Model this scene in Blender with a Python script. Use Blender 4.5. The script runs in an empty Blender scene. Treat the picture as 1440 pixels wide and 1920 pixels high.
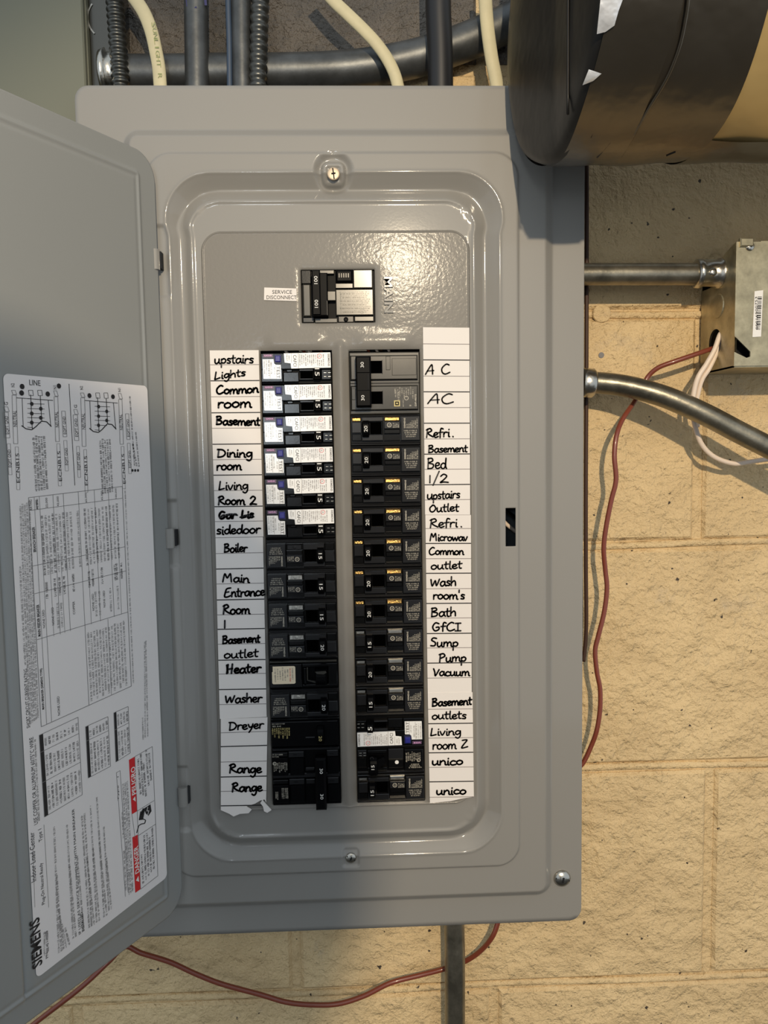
import bpy, math, random
import numpy as np
from mathutils import Vector, Matrix

# ------------------------------------------------------------------ camera
F, CX, CY, DC = 1442.0, 720.0, 960.0, 0.634
def _rot(ax, a):
    K = np.array([[0, -ax[2], ax[1]], [ax[2], 0, -ax[0]], [-ax[1], ax[0], 0]])
    return np.eye(3) + np.sin(a) * K + (1 - np.cos(a)) * K @ K
_M = _rot(np.array([0, 0, 1.]), math.radians(-2.06)) @ _rot(np.array([1., 0, 0]), math.radians(-4.594)) @ _rot(np.array([0, 1., 0]), math.radians(.925))
CR, CU, CW = _M @ np.array([1., 0, 0]), _M @ np.array([0, 0, 1.]), _M @ np.array([0, 1., 0])
S = bpy.context.scene
col = S.collection
cam = bpy.data.objects.new('camera', bpy.data.cameras.new('camera'))
col.objects.link(cam)
cam.data.sensor_fit = 'VERTICAL'; cam.data.sensor_height = 24.0; cam.data.sensor_width = 18.0
cam.data.lens = 24.0 * F / 1920.0
cam.data.clip_start = 0.01
cam.matrix_world = Matrix(((CR[0], CU[0], -CW[0], 0), (CR[1], CU[1], -CW[1], -DC), (CR[2], CU[2], -CW[2], 0), (0, 0, 0, 1)))
S.camera = cam

# ------------------------------------------------------------------ world, lights, exposure
w = bpy.data.worlds.new('world'); S.world = w; w.use_nodes = True
w.node_tree.nodes['Background'].inputs[0].default_value = (.80, .90, 1.0, 1)
w.node_tree.nodes['Background'].inputs[1].default_value = 0.76
S.view_settings.view_transform = 'Standard'; S.view_settings.look = 'None'
S.view_settings.exposure = 0.0; S.view_settings.gamma = 1.0; S.view_settings.use_curve_mapping = False

def aim(o, tgt):
    o.rotation_euler = (Vector(tgt) - o.location).to_track_quat('-Z', 'Y').to_euler()
def light(name, kind, loc, tgt, energy, color, **kw):
    d = bpy.data.lights.new(name, kind); d.energy = energy; d.color = color
    for k, v in kw.items(): setattr(d, k, v)
    o = bpy.data.objects.new(name, d); col.objects.link(o); o.location = loc
    aim(o, tgt); return o
# basement bulb, up and behind the camera: spot cone shaped to darken the top
BULB = (0.135, -1.50, 0.505)
light('bulb_light', 'SPOT', BULB, (0.08, 0, -0.34), 77, (1.0, .82, .58), shadow_soft_size=0.016, spot_size=math.radians(58), spot_blend=0.36)
# cool lamp at the far side of the room, seen from the panel just over the photographer's left shoulder
light('tube_light', 'AREA', (-0.28, -2.0, 0.11), (0, 0, 0.0), 4.6, (.84, .93, 1.0), shape='RECTANGLE', size=.16, size_y=.34)

# ------------------------------------------------------------------ projection helpers (a pixel of the photo -> a point on a plane)
def ray(px, py):
    d = CW * F + CR * (px - CX) - CU * (py - CY)
    return d / d[1]
def P(px, py, y=0.0):
    d = ray(px, py); t = y + DC
    return (d[0] * t, y, d[2] * t)
def PX(px, py, y=0.0):
    p = P(px, py, y); return p[0], p[2]
DANG = math.radians(120.5); HX, HY = -.1535, -.004
DD = (math.cos(DANG), -math.sin(DANG)); DN = (-DD[1] * 1.0, DD[0])   # along the door, inner normal
DN = (.8616, -.5075)
def dsz(px, py):
    s = ray(px, py)
    a, b, c, d = DD[0], -s[0], DD[1], -1.0
    det = a * d - b * c
    r0, r1 = -HX, -HY - DC
    ss = (r0 * d - b * r1) / det; t = (a * r1 - c * r0) / det
    return ss, s[2] * t
def dpt(s, z, off=0.0):
    return (HX + s * DD[0] + off * DN[0], HY + s * DD[1] + off * DN[1], z)
def DP(px, py, off=0.0):
    s, z = dsz(px, py); return dpt(s, z, off)

# ------------------------------------------------------------------ materials
def lin(c):
    return tuple(((v / 255.) / 12.92 if v / 255. <= .04045 else ((v / 255. + .055) / 1.055) ** 2.4) for v in c)
def mat(name, c, rough=.5, metal=0., bump=0., bscale=200., coat=0., var=0., vscale=30., spec=.5, bump2=0., b2scale=20., c2=None, crough=.1):
    m = bpy.data.materials.new(name); m.use_nodes = True
    nt = m.node_tree; b = nt.nodes['Principled BSDF']
    cl = lin(c)
    b.inputs['Base Color'].default_value = (*cl, 1)
    b.inputs['Roughness'].default_value = rough
    b.inputs['Metallic'].default_value = metal
    b.inputs['Specular IOR Level'].default_value = spec
    b.inputs['Coat Weight'].default_value = coat
    b.inputs['Coat Roughness'].default_value = crough
    tc = nt.nodes.new('ShaderNodeTexCoord')
    if var > 0 or c2:
        n = nt.nodes.new('ShaderNodeTexNoise'); n.inputs['Scale'].default_value = vscale; n.inputs['Detail'].default_value = 6; n.inputs['Roughness'].default_value = .65
        nt.links.new(tc.outputs['Object'], n.inputs['Vector'])
        r = nt.nodes.new('ShaderNodeValToRGB')
        r.color_ramp.elements[0].position = .35; r.color_ramp.elements[1].position = .68
        cc = lin(c2) if c2 else tuple(v * (1 - var) for v in cl)
        r.color_ramp.elements[0].color = (*cc, 1)
        r.color_ramp.elements[1].color = (*cl, 1)
        nt.links.new(n.outputs['Fac'], r.inputs['Fac'])
        nt.links.new(r.outputs['Color'], b.inputs['Base Color'])
    prev = None
    for st, sc, dist in ((bump, bscale, .0006), (bump2, b2scale, .003)):
        if st > 0:
            n = nt.nodes.new('ShaderNodeTexNoise'); n.inputs['Scale'].default_value = sc; n.inputs['Detail'].default_value = 3
            nt.links.new(tc.outputs['Object'], n.inputs['Vector'])
            bp = nt.nodes.new('ShaderNodeBump'); bp.inputs['Strength'].default_value = st; bp.inputs['Distance'].default_value = dist
            nt.links.new(n.outputs['Fac'], bp.inputs['Height'])
            if prev: nt.links.new(prev.outputs['Normal'], bp.inputs['Normal'])
            prev = bp
    if prev:
        nt.links.new(prev.outputs['Normal'], b.inputs['Normal']); nt.links.new(prev.outputs['Normal'], b.inputs['Coat Normal'])
    return m
M = {}
M['paint'] = mat('grey enamel', (136, 133, 127), rough=.5, spec=.3, coat=.55, crough=.085, bump=.03, bscale=500)
M['peel'] = mat('orange peel enamel', (121, 117, 110), rough=.5, spec=.25, coat=.115, crough=.14, bump=.2, bscale=360)
M['doorpaint'] = mat('door enamel', (136, 137, 134), rough=.45, coat=.35, crough=.25, bump=.03, bscale=500)
M['inner'] = mat('box interior', (110, 118, 124), rough=.5)
M['black'] = mat('black breaker plastic', (9, 9, 9), rough=.2, spec=.28, bump=.04, bscale=800)
M['black2'] = mat('matt black plastic', (5, 5, 6), rough=.42, spec=.07)
M['pit'] = mat('recess shade', (2, 2, 2), rough=1., spec=0.)  # near-black colour that stands for the shade in the handle recesses
M['dgrey'] = mat('dark grey plastic', (26, 26, 27), rough=.24, spec=.35)
M['grey2'] = mat('worn grey plastic', (58, 56, 50), rough=.22, spec=.5, var=.35, vscale=60)
M['steel'] = mat('zinc plated steel', (190, 186, 176), rough=.28, metal=1., bump=.3, bscale=400)
M['screwmetal'] = mat('dull zinc screw', (206, 186, 160), rough=.5, metal=.5, bump=.2)
M['brass'] = mat('brass terminal', (214, 170, 100), rough=.25, metal=1., bump=.8, bscale=900)
M['white'] = mat('white sticker', (232, 230, 226), rough=.3, coat=.5, crough=.12)
M['paper'] = mat('white paper', (226, 219, 212), rough=.75, bump=.05, bscale=300)
M['dlabel'] = mat('door label', (226, 220, 216), rough=.55)
M['cream'] = mat('cream sticker', (226, 208, 176), rough=.5)
M['ink'] = mat('black ink', (22, 20, 22), rough=.6)
M['greyink'] = mat('grey print', (120, 117, 115), rough=.6)
M['marker'] = mat('black marker', (18, 14, 20), rough=.45)
M['line'] = mat('printed line', (120, 112, 110), rough=.7)
M['red'] = mat('danger red', (205, 22, 30), rough=.5)
M['print'] = mat('pale print', (176, 168, 152), rough=.5)
M['yprint'] = mat('yellow print', (190, 172, 110), rough=.5)
M['wprint'] = mat('white print', (225, 222, 215), rough=.5)
M['blue'] = mat('blue button', (28, 30, 118), rough=.4)
M['dblue'] = mat('dark blue bezel', (20, 22, 60), rough=.4)
M['purple'] = mat('purple tag', (84, 62, 84), rough=.4)
M['pink'] = mat('pink print', (236, 170, 222), rough=.4)
M['emt'] = mat('galvanised conduit', (152, 146, 130), rough=.34, metal=.85, bump=.3, bscale=180, var=.55, vscale=40)
M['emtdark'] = mat('weathered conduit', (94, 96, 96), rough=.42, metal=.65, bump=.2, bscale=200, var=.45, vscale=40)
M['flex'] = mat('steel flexible conduit', (92, 92, 88), rough=.34, metal=.85, var=.3, vscale=60)
M['cable'] = mat('off white cable jacket', (196, 186, 150), rough=.55, var=.12, vscale=60)
M['blackpipe'] = mat('black pipe', (22, 22, 24), rough=.45)
M['bluecable'] = mat('slate blue cable', (52, 66, 84), rough=.5)
M['bluemark'] = mat('blue marker', (24, 26, 84), rough=.5)
M['green'] = mat('green cable print', (140, 146, 92), rough=.6)
M['redwire'] = mat('red brown wire', (122, 58, 40), rough=.35, coat=.3)
M['whitewire'] = mat('white wire', (232, 214, 196), rough=.45)
M['brownwire'] = mat('dark brown cable', (60, 36, 22), rough=.6)
M['boxmetal'] = mat('galvanised box', (190, 180, 150), rough=.36, metal=.7, var=.42, vscale=60, bump=.2, bscale=150)
M['darkmetal'] = mat('dark galvanised steel', (100, 98, 92), rough=.22, metal=.95)
M['cabinet'] = mat('grey green painted steel', (104, 105, 90), rough=.5)
M['tape'] = mat('metallic duct tape', (108, 102, 92), rough=.30, metal=.85, bump2=.7, b2scale=26)
M['tape_shade'] = mat('duct tape with painted shade', (36, 35, 34), rough=.42, metal=.5, bump2=.6, b2scale=20)  # taped end's dark reflection is put into this colour; creases share it
M['foil'] = mat('lamp glint on tape', (226, 230, 236), rough=.35, metal=.35, bump2=1., b2scale=60)  # near-white colour stands for a lamp's glint on the tape
M['jacket'] = mat('tan shell', (196, 168, 112), rough=.45, metal=.3, bump2=.8, b2scale=18)  # plain tan outer shell beyond the tape bands
M['hole'] = mat('dark hole', (8, 8, 9), rough=.9)
M['void'] = mat('dark interior', (30, 30, 31), rough=.8)

def wallmat(name, base, dark, stain, bs=1.0):
    m = bpy.data.materials.new(name); m.use_nodes = True
    nt = m.node_tree; b = nt.nodes['Principled BSDF']; b.inputs['Roughness'].default_value = .62
    tc = nt.nodes.new('ShaderNodeTexCoord')
    def noise(sc, det=5, rough=.6):
        n = nt.nodes.new('ShaderNodeTexNoise'); n.inputs['Scale'].default_value = sc; n.inputs['Detail'].default_value = det; n.inputs['Roughness'].default_value = rough
        nt.links.new(tc.outputs['Object'], n.inputs['Vector']); return n
    def ramp(src, p0, p1, c0, c1):
        r = nt.nodes.new('ShaderNodeValToRGB'); r.color_ramp.elements[0].position = p0; r.color_ramp.elements[1].position = p1
        r.color_ramp.elements[0].color = (*c0, 1); r.color_ramp.elements[1].color = (*c1, 1)
        nt.links.new(src, r.inputs['Fac']); return r
    a = ramp(noise(14).outputs['Fac'], .3, .6, lin(dark), lin(base))
    st = ramp(noise(9, 8, .75).outputs['Fac'], .60, .76, (0, 0, 0), (.8, .8, .8))
    mx = nt.nodes.new('ShaderNodeMixRGB'); mx.inputs['Color2'].default_value = (*lin(stain), 1)
    nt.links.new(st.outputs['Color'], mx.inputs['Fac']); nt.links.new(a.outputs['Color'], mx.inputs['Color1'])
    # tiny pits where the paint missed
    pit = ramp(noise(120, 2, .5).outputs['Fac'], .735, .76, (0, 0, 0), (1, 1, 1))
    mx2 = nt.nodes.new('ShaderNodeMixRGB'); mx2.inputs['Color2'].default_value = (*lin((70, 58, 44)), 1)
    nt.links.new(pit.outputs['Color'], mx2.inputs['Fac']); nt.links.new(mx.outputs['Color'], mx2.inputs['Color1'])
    nt.links.new(mx2.outputs['Color'], b.inputs['Base Color'])
    prev = None
    for st_, sc, dist, det in ((.8 * bs, 170, .0032, 4), (.85 * bs, 55, .010, 5)):
        bp = nt.nodes.new('ShaderNodeBump'); bp.inputs['Strength'].default_value = st_; bp.inputs['Distance'].default_value = dist
        nt.links.new(noise(sc, det).outputs['Fac'], bp.inputs['Height'])
        if prev: nt.links.new(prev.outputs['Normal'], bp.inputs['Normal'])
        prev = bp
    nt.links.new(prev.outputs['Normal'], b.inputs['Normal'])
    return m
M['wall'] = wallmat('cream painted block', (220, 192, 144), (204, 176, 130), (178, 162, 138))
M['rawwall'] = wallmat('raw concrete block', (100, 92, 82), (66, 62, 56), (118, 108, 94), 1.3)

# ------------------------------------------------------------------ mesh builder
class G:
    def __init__(s): s.v = []; s.f = []; s.m = []; s.mats = []
    def mi(s, mt):
        if mt not in s.mats: s.mats.append(mt)
        return s.mats.index(mt)
    def face(s, pts, mt):
        i = len(s.v); s.v += [tuple(p) for p in pts]; s.f.append(tuple(range(i, i + len(pts)))); s.m.append(s.mi(mt))
    def add(s, vs, fs, mt):
        i = len(s.v); s.v += [tuple(p) for p in vs]; k = s.mi(mt)
        for f in fs: s.f.append(tuple(a + i for a in f)); s.m.append(k)
    # box whose front (towards -y) edges are chamfered by b
    def box(s, x0, x1, z0, z1, yb, yf, mt, b=0.0004):
        if x1 < x0: x0, x1 = x1, x0
        if z1 < z0: z0, z1 = z1, z0
        vs = [(x0, yb, z0), (x1, yb, z0), (x1, yb, z1), (x0, yb, z1),
              (x0, yf + b, z0), (x1, yf + b, z0), (x1, yf + b, z1), (x0, yf + b, z1),
              (x0 + b, yf, z0 + b), (x1 - b, yf, z0 + b), (x1 - b, yf, z1 - b), (x0 + b, yf, z1 - b)]
        fs = [(3, 2, 1, 0), (0, 1, 5, 4), (1, 2, 6, 5), (2, 3, 7, 6), (3, 0, 4, 7), (4, 5, 9, 8), (5, 6, 10, 9), (6, 7, 11, 10), (7, 4, 8, 11), (8, 9, 10, 11)]
        s.add(vs, fs, mt)
    def quad(s, x0, x1, z0, z1, y, mt): s.face([(x0, y, z0), (x1, y, z0), (x1, y, z1), (x0, y, z1)], mt)
    def disc(s, x, z, r, y, mt, n=20): s.face([(x + r * math.cos(2 * math.pi * i / n), y, z + r * math.sin(2 * math.pi * i / n)) for i in range(n)], mt)
    def ring(s, x, z, r0, r1, y, mt, n=20):
        for i in range(n):
            a, b = 2 * math.pi * i / n, 2 * math.pi * (i + 1) / n
            s.face([(x + r0 * math.cos(a), y, z + r0 * math.sin(a)), (x + r1 * math.cos(a), y, z + r1 * math.sin(a)), (x + r1 * math.cos(b), y, z + r1 * math.sin(b)), (x + r0 * math.cos(b), y, z + r0 * math.sin(b))], mt)
    def revolve(s, c, ax, prof, mt, n=32, cap=True):
        ax = Vector(ax).normalized(); u = ax.orthogonal().normalized(); w_ = ax.cross(u); c = Vector(c)
        i0 = len(s.v); k = s.mi(mt)
        for (t, r) in prof:
            for j in range(n):
                a = 2 * math.pi * j / n
                s.v.append(tuple(c + ax * t + u * (r * math.cos(a)) + w_ * (r * math.sin(a))))
        for q in range(len(prof) - 1):
            for j in range(n):
                j2 = (j + 1) % n
                s.f.append((i0 + q * n + j, i0 + q * n + j2, i0 + (q + 1) * n + j2, i0 + (q + 1) * n + j)); s.m.append(k)
        if cap:
            s.f.append(tuple(i0 + j for j in range(n))[::-1]); s.m.append(k)
            s.f.append(tuple(i0 + (len(prof) - 1) * n + j for j in range(n))); s.m.append(k)
    def mesh(s, name, smooth=False):
        me = bpy.data.meshes.new(name); me.from_pydata(s.v, [], s.f)
        for mt in s.mats: me.materials.append(M[mt])
        me.polygons.foreach_set('material_index', s.m)
        if smooth:
            me.polygons.foreach_set('use_smooth', [True] * len(s.f))
        me.update(); return me

def link(name, me, parent=None, world=True):
    o = bpy.data.objects.new(name, me); col.objects.link(o)
    if parent is not None:
        o.parent = parent
        if world: 
            mw = Matrix.Identity(4); p = parent
            while p is not None:
                mw = p.matrix_basis @ mw if p.parent is None else p.matrix_parent_inverse @ p.matrix_basis @ mw
                p = p.parent
            o.matrix_parent_inverse = mw.inverted()
    return o
def tag(o, label, cat, group=None, kind=None):
    if label: o['label'] = label
    if cat: o['category'] = cat
    if group: o['group'] = group
    if kind: o['kind'] = kind
    return o
def thing(name, label, cat, loc, group=None):
    o = bpy.data.objects.new(name, None); col.objects.link(o); o.location = loc; o.empty_display_size = .01
    return tag(o, label, cat, group)
def lab(o, l): o['label'] = l; return o

def catmull(pts, n=8, closed=False):
    pts = [Vector(p) for p in pts]
    if len(pts) < 3: return [tuple(p) for p in pts]
    out = []
    for i in range(len(pts) - 1):
        p0 = pts[max(i - 1, 0)]; p1 = pts[i]; p2 = pts[i + 1]; p3 = pts[min(i + 2, len(pts) - 1)]
        for k in range(n):
            t = k / n
            out.append(tuple(.5 * ((2 * p1) + (p2 - p0) * t + (2 * p0 - 5 * p1 + 4 * p2 - p3) * t * t + (3 * p1 - p0 - 3 * p2 + p3) * t ** 3)))
    out.append(tuple(pts[-1])); return out
def tube(pts, r, mt, n=16, flat=None, g=None, rf=None, cap=True, sub=8):
    """tube along a smoothed path; flat=(ratio) squashes it along y; rf(length)->radius"""
    g = g or G(); pts = [Vector(p) for p in (catmull(pts, sub) if sub else pts)]
    i0 = len(g.v); k = g.mi(mt); L = 0; m = len(pts)
    ref = Vector((0, 1, 0))
    for i, p in enumerate(pts):
        t = (pts[min(i + 1, m - 1)] - pts[max(i - 1, 0)]).normalized()
        if i: L += (p - pts[i - 1]).length
        side = t.cross(ref).normalized(); up = side.cross(t).normalized()
        rr = rf(L) if rf else r
        for j in range(n):
            a = 2 * math.pi * j / n
            g.v.append(tuple(p + side * rr * math.cos(a) + up * (rr * (flat or 1) * math.sin(a))))
    for i in range(m - 1):
        for j in range(n):
            j2 = (j + 1) % n
            g.f.append((i0 + i * n + j, i0 + i * n + j2, i0 + (i + 1) * n + j2, i0 + (i + 1) * n + j)); g.m.append(k)
    if cap:
        g.f.append(tuple(i0 + j for j in range(n))[::-1]); g.m.append(k)
        g.f.append(tuple(i0 + (m - 1) * n + j for j in range(n))); g.m.append(k)
    return g

# ------------------------------------------------------------------ flat printing: block letters, small print, handwriting
_tc = {}
def textgeo(s, bold=False):
    key = (s, bold)
    if key in _tc: return _tc[key]
    cu = bpy.data.curves.new('t', 'FONT'); cu.body = s; cu.size = 1; cu.align_x = 'CENTER'; cu.align_y = 'CENTER'; cu.resolution_u = 2
    if bold: cu.offset = .022
    o = bpy.data.objects.new('t', cu); col.objects.link(o)
    dg = bpy.context.evaluated_depsgraph_get(); me = bpy.data.meshes.new_from_object(o.evaluated_get(dg))
    vs = [(v.co.x, v.co.y) for v in me.vertices]; fs = [tuple(p.vertices) for p in me.polygons]
    bpy.data.objects.remove(o); bpy.data.curves.remove(cu); bpy.data.meshes.remove(me)
    xs = [v[0] for v in vs]; ys = [v[1] for v in vs]
    w_, h_ = max(xs) - min(xs), max(ys) - min(ys); cx, cy = (max(xs) + min(xs)) / 2, (max(ys) + min(ys)) / 2
    vs = [((x - cx) / w_, (y - cy) / h_) for x, y in vs]
    _tc[key] = (vs, fs); return _tc[key]
def text(g, s, fn, w_, h_, mt, bold=False):
    """text of exact width w_ and height h_ mapped by fn(a, b) -> 3d point; a along the line, b up"""
    vs, fs = textgeo(s, bold)
    g.add([fn(x * w_, y * h_) for x, y in vs], fs, mt)
def planefn(cx, cz, rot, y):
    c, s = math.cos(rot), math.sin(rot)
    return lambda a, b: (cx + a * c - b * s, y, cz + a * s + b * c)
def small(g, fn, length, h, mt, rnd, fill=.8, spaces=True):
    """a line of print too small to read: word-like runs of letter strokes"""
    a = -length / 2; lw = h * .62
    while a < length / 2 - lw:
        nletters = rnd.randint(2, 8)
        for _ in range(nletters):
            if a > length / 2 - lw: break
            k = rnd.random(); t = h * .14; x0, x1 = a, a + lw * .78
            hh = h / 2 * (1 if rnd.random() < fill else .65)
            g.face([fn(x0, -hh), fn(x0 + t, -hh), fn(x0 + t, hh), fn(x0, hh)], mt)
            if k < .6: g.face([fn(x1 - t, -hh), fn(x1, -hh), fn(x1, hh), fn(x1 - t, hh)], mt)
            if k > .25:
                q = rnd.choice((-hh, -t / 2, hh - t)); g.face([fn(x0 + t, q), fn(x1 - t, q), fn(x1 - t, q + t), fn(x0 + t, q + t)], mt)
            a += lw
        a += lw * .7 if spaces else 0

GL = {  # single stroke letters: width, strokes; x height 1, capitals 1.9
 'a': (1.0, [[(.8, .8), (.45, 1), (.08, .6), (.15, .1), (.45, .02), (.76, .45), (.8, .95), (.78, .4), (.98, .0)]]),
 'b': (.9, [[(.1, 1.8), (.08, .1), (.5, 0), (.8, .5), (.5, .95), (.12, .7)]]),
 'c': (.85, [[(.75, .85), (.4, 1), (.06, .5), (.3, .02), (.8, .15)]]),
 'd': (1.0, [[(.72, .8), (.4, .95), (.06, .5), (.3, 0), (.7, .3), (.86, 1.8), (.8, .5), (.95, .0)]]),
 'e': (.85, [[(.1, .45), (.6, .6), (.62, .95), (.25, .95), (.06, .4), (.35, .0), (.8, .2)]]),
 'f': (.75, [[(.75, 1.7), (.45, 1.85), (.3, 1.3), (.25, -.1)], [(.0, .95), (.65, 1.05)]]),
 'g': (.95, [[(.75, .85), (.4, 1), (.08, .5), (.35, .05), (.75, .5), (.8, .95), (.78, -.3), (.45, -.85), (.1, -.6)]]),
 'h': (.95, [[(.12, 1.85), (.08, 0)], [(.1, .5), (.5, 1), (.75, .75), (.78, 0)]]),
 'i': (.4, [[(.18, .95), (.16, .1), (.32, 0)], [(.2, 1.45), (.22, 1.52)]]),
 'l': (.45, [[(.2, 1.8), (.14, .2), (.38, 0)]]),
 'm': (1.4, [[(.1, .95), (.08, 0)], [(.1, .5), (.4, 1), (.62, .7), (.62, .05)], [(.64, .55), (.95, 1), (1.18, .7), (1.2, .1), (1.38, .0)]]),
 'n': (.95, [[(.1, .95), (.08, 0)], [(.1, .5), (.45, 1), (.72, .7), (.74, .1), (.92, .0)]]),
 'o': (.95, [[(.45, .98), (.1, .7), (.12, .2), (.45, 0), (.8, .35), (.75, .8), (.42, 1)]]),
 'p': (.95, [[(.14, .9), (.1, -.8)], [(.12, .7), (.5, 1), (.82, .65), (.6, .1), (.15, .15)]]),
 'r': (.75, [[(.12, .95), (.1, 0)], [(.1, .5), (.35, .95), (.7, .9)]]),
 's': (.75, [[(.65, .9), (.3, 1), (.15, .7), (.55, .4), (.5, .05), (.08, .08)]]),
 't': (.7, [[(.3, 1.6), (.26, .15), (.55, .0)], [(.02, 1.0), (.65, 1.08)]]),
 'u': (1.0, [[(.1, .95), (.1, .25), (.35, .0), (.7, .4), (.75, .95), (.74, .2), (.95, .0)]]),
 'v': (.85, [[(.05, .95), (.35, .0), (.75, 1)]]),
 'w': (1.3, [[(.05, .95), (.25, .0), (.6, .8), (.85, .0), (1.2, 1)]]),
 'y': (.9, [[(.1, .95), (.3, .3), (.7, .5)], [(.8, 1.0), (.6, 0), (.2, -.8)]]),
 'A': (1.3, [[(.05, 0), (.5, 1.1), (.9, 1.85), (.98, .9), (1.0, .05)], [(.3, .65), (1.15, .75)]]),
 'B': (1.2, [[(.2, 1.8), (.12, 0)], [(.1, 1.7), (.7, 1.8), (.85, 1.35), (.25, 1.0), (.95, .75), (.8, .15), (.1, .02)]]),
 'C': (1.3, [[(1.1, 1.7), (.7, 1.85), (.15, 1.1), (.2, .3), (.6, .0), (1.2, .35)]]),
 'D': (1.3, [[(.25, 1.7), (.12, 0)], [(.05, 1.7), (.8, 1.6), (1.15, .9), (.8, .2), (.15, .0)]]),
 'E': (1.3, [[(1.2, 1.85), (.5, 1.7), (.25, 1.0), (.1, .1), (.6, .0), (1.15, .25)], [(.2, .95), (.85, 1.05)]]),
 'G': (1.3, [[(1.0, 1.6), (.5, 1.8), (.1, .9), (.4, .05), (.95, .3), (1.0, .85), (.6, .8)]]),
 'H': (1.2, [[(.3, 1.85), (.1, 0)], [(.1, 1.75), (.25, .2)], [(.95, 1.9), (.8, 0)], [(.15, .85), (.95, 1.0)]]),
 'I': (.8, [[(.4, 1.7), (.38, .05)], [(.05, 1.7), (.8, 1.75)], [(.0, .05), (.8, .08)]]),
 'L': (1.0, [[(.25, 1.8), (.1, .3), (.12, .0), (.85, .25)]]),
 'M': (1.6, [[(.05, 0), (.35, 1.8), (.7, .9), (1.15, 1.85), (1.3, .05)]]),
 'O': (1.2, [[(.55, 1.5), (.1, .9), (.2, .1), (.65, 0), (1.05, .7), (.8, 1.45), (.5, 1.55)]]),
 'P': (1.1, [[(.25, 1.7), (.12, -.1)], [(.05, 1.6), (.7, 1.8), (.95, 1.25), (.3, .8)]]),
 'R': (1.2, [[(.25, 1.75), (.08, 0)], [(.05, 1.55), (.65, 1.85), (.9, 1.35), (.3, .95), (.6, .5), (1.15, .1)]]),
 'S': (1.0, [[(.95, 1.7), (.45, 1.8), (.2, 1.3), (.75, .8), (.65, .1), (.05, .1)]]),
 'U': (1.1, [[(.1, 1.0), (.1, .2), (.45, .0), (.85, .5), (.9, 1.05), (.9, .1), (1.05, .0)]]),
 'V': (1.1, [[(.1, 1.7), (.3, .9), (.4, .05), (1.05, 1.5)]]),
 'W': (1.6, [[(.1, 1.35), (.3, .0), (.8, 1.1), (1.0, .05), (1.5, 1.4)]]),
 '1': (.6, [[(.3, 1.5), (.28, .0)]]),
 '2': (1.2, [[(.1, 1.3), (.5, 1.75), (.9, 1.35), (.5, .6), (.05, .02), (.5, .12), (1.1, .05)]]),
 '3': (1.2, [[(.2, 1.7), (1.0, 1.75), (.4, .8), (.1, .1), (1.1, .35)]]),
 '/': (1.0, [[(.9, 2.3), (.1, -.6)]]), '.': (.7, [[(.45, .1), (.5, .02)]]), "'": (.4, [[(.2, 2.0), (.18, 1.5)]]), ' ': (.8, []),
}
def inkstroke(g, pts, r, y, mt, fn):
    pts = catmull([(a, b, 0) for a, b in pts], 4)
    for i in range(len(pts)):
        a = pts[i]
        g.face([fn(a[0] + r * math.cos(math.pi * k / 4), a[1] + r * math.sin(math.pi * k / 4)) for k in range(8)], mt)
        if i:
            b = pts[i - 1]; dx, dz = a[0] - b[0], a[1] - b[1]; L = math.hypot(dx, dz) or 1e-9
            nx, nz = -dz / L * r, dx / L * r
            g.face([fn(a[0] + nx, a[1] + nz), fn(b[0] + nx, b[1] + nz), fn(b[0] - nx, b[1] - nz), fn(a[0] - nx, a[1] - nz)], mt)
def handwrite(word, x0, x1, base, xh, slope=0., y=-.0014, pen=1.55, rnd=random.Random(5)):
    """one handwritten word as a mesh on the label plane y; pixel box on the photo's label"""
    g = G(); tot = sum(GL[c][0] for c in word); k = (x1 - x0) / tot; a = 0
    for c in word:
        wd, st = GL[c]; jy = rnd.uniform(-.07, .07)
        for s in st:
            pts = [(x0 + (a + q[0]) * k, base - (q[1] + jy) * xh - slope * ((a + q[0]) * k)) for q in s]
            fn = lambda px, py: P(px, py, y)
            inkstroke(g, pts, pen, y, 'marker', fn)
        a += wd
    return g

# ================================================================== THE WALL
WY = .062
jz = [PX(1200, yy, WY)[1] for yy in (588, 1022, 1440, 1838)]
jz = [jz[0] + .2115] + jz + [jz[3] - .2115]
half = .1985
jx1 = PX(1312, 800, WY)[0]; jx2 = PX(1330, 1640, WY)[0]
wall = G(); wall.box(-2.6, 2.6, -1.425, .90, WY + .05, WY + .0035, 'wall', 0)
wallo = link('wall_back', wall.mesh('wall_back')); wallo['kind'] = 'structure'
def blockmesh(x0, x1, z0, z1, mt, seed):
    g = G(); j = .0045; rnd = random.Random(seed); yo = rnd.uniform(-.0007, .0007)
    g.box(x0 + j, x1 - j, z0 + j, z1 - j, WY + .02, WY + yo, mt, .0028)
    return g.mesh('concrete_block')
rows = [(jz[0], jz[0] + .2115, jx2)] + [(jz[i + 1], jz[i], (jx1, jx1, jx2)[0] if i == 0 else (jx2 + half if i == 1 else jx2)) for i in range(5)]
offs = [jx2, jx1, jx1 + 0.0, jx1 + half, jx2, jx2 + half]
offs = [PX(925, 400, WY)[0], jx1, PX(1312, 950, WY)[0], None, jx2, None]
tops = [jz[0] + .2115, jz[0], jz[1], jz[2], jz[3], jz[4]]
bots = [jz[0], jz[1], jz[2], jz[3], jz[4], jz[5]]
xs0 = [jx1 + half, jx1 + half * 0, jx1, jx1 + half, jx2, PX(927, 1870, WY)[0]]
xs0[1] = jx1 + half; xs0[2] = jx1
seed = 0
for r in range(6):
    x = xs0[r] - 4 * .397
    while x < .95:
        seed += 1
        if x > -.9:
            link('concrete_block', blockmesh(x, min(x + .397, 1.0), bots[r], tops[r], 'rawwall' if r == 0 else 'wall', seed), wallo)
        x += .397
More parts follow.
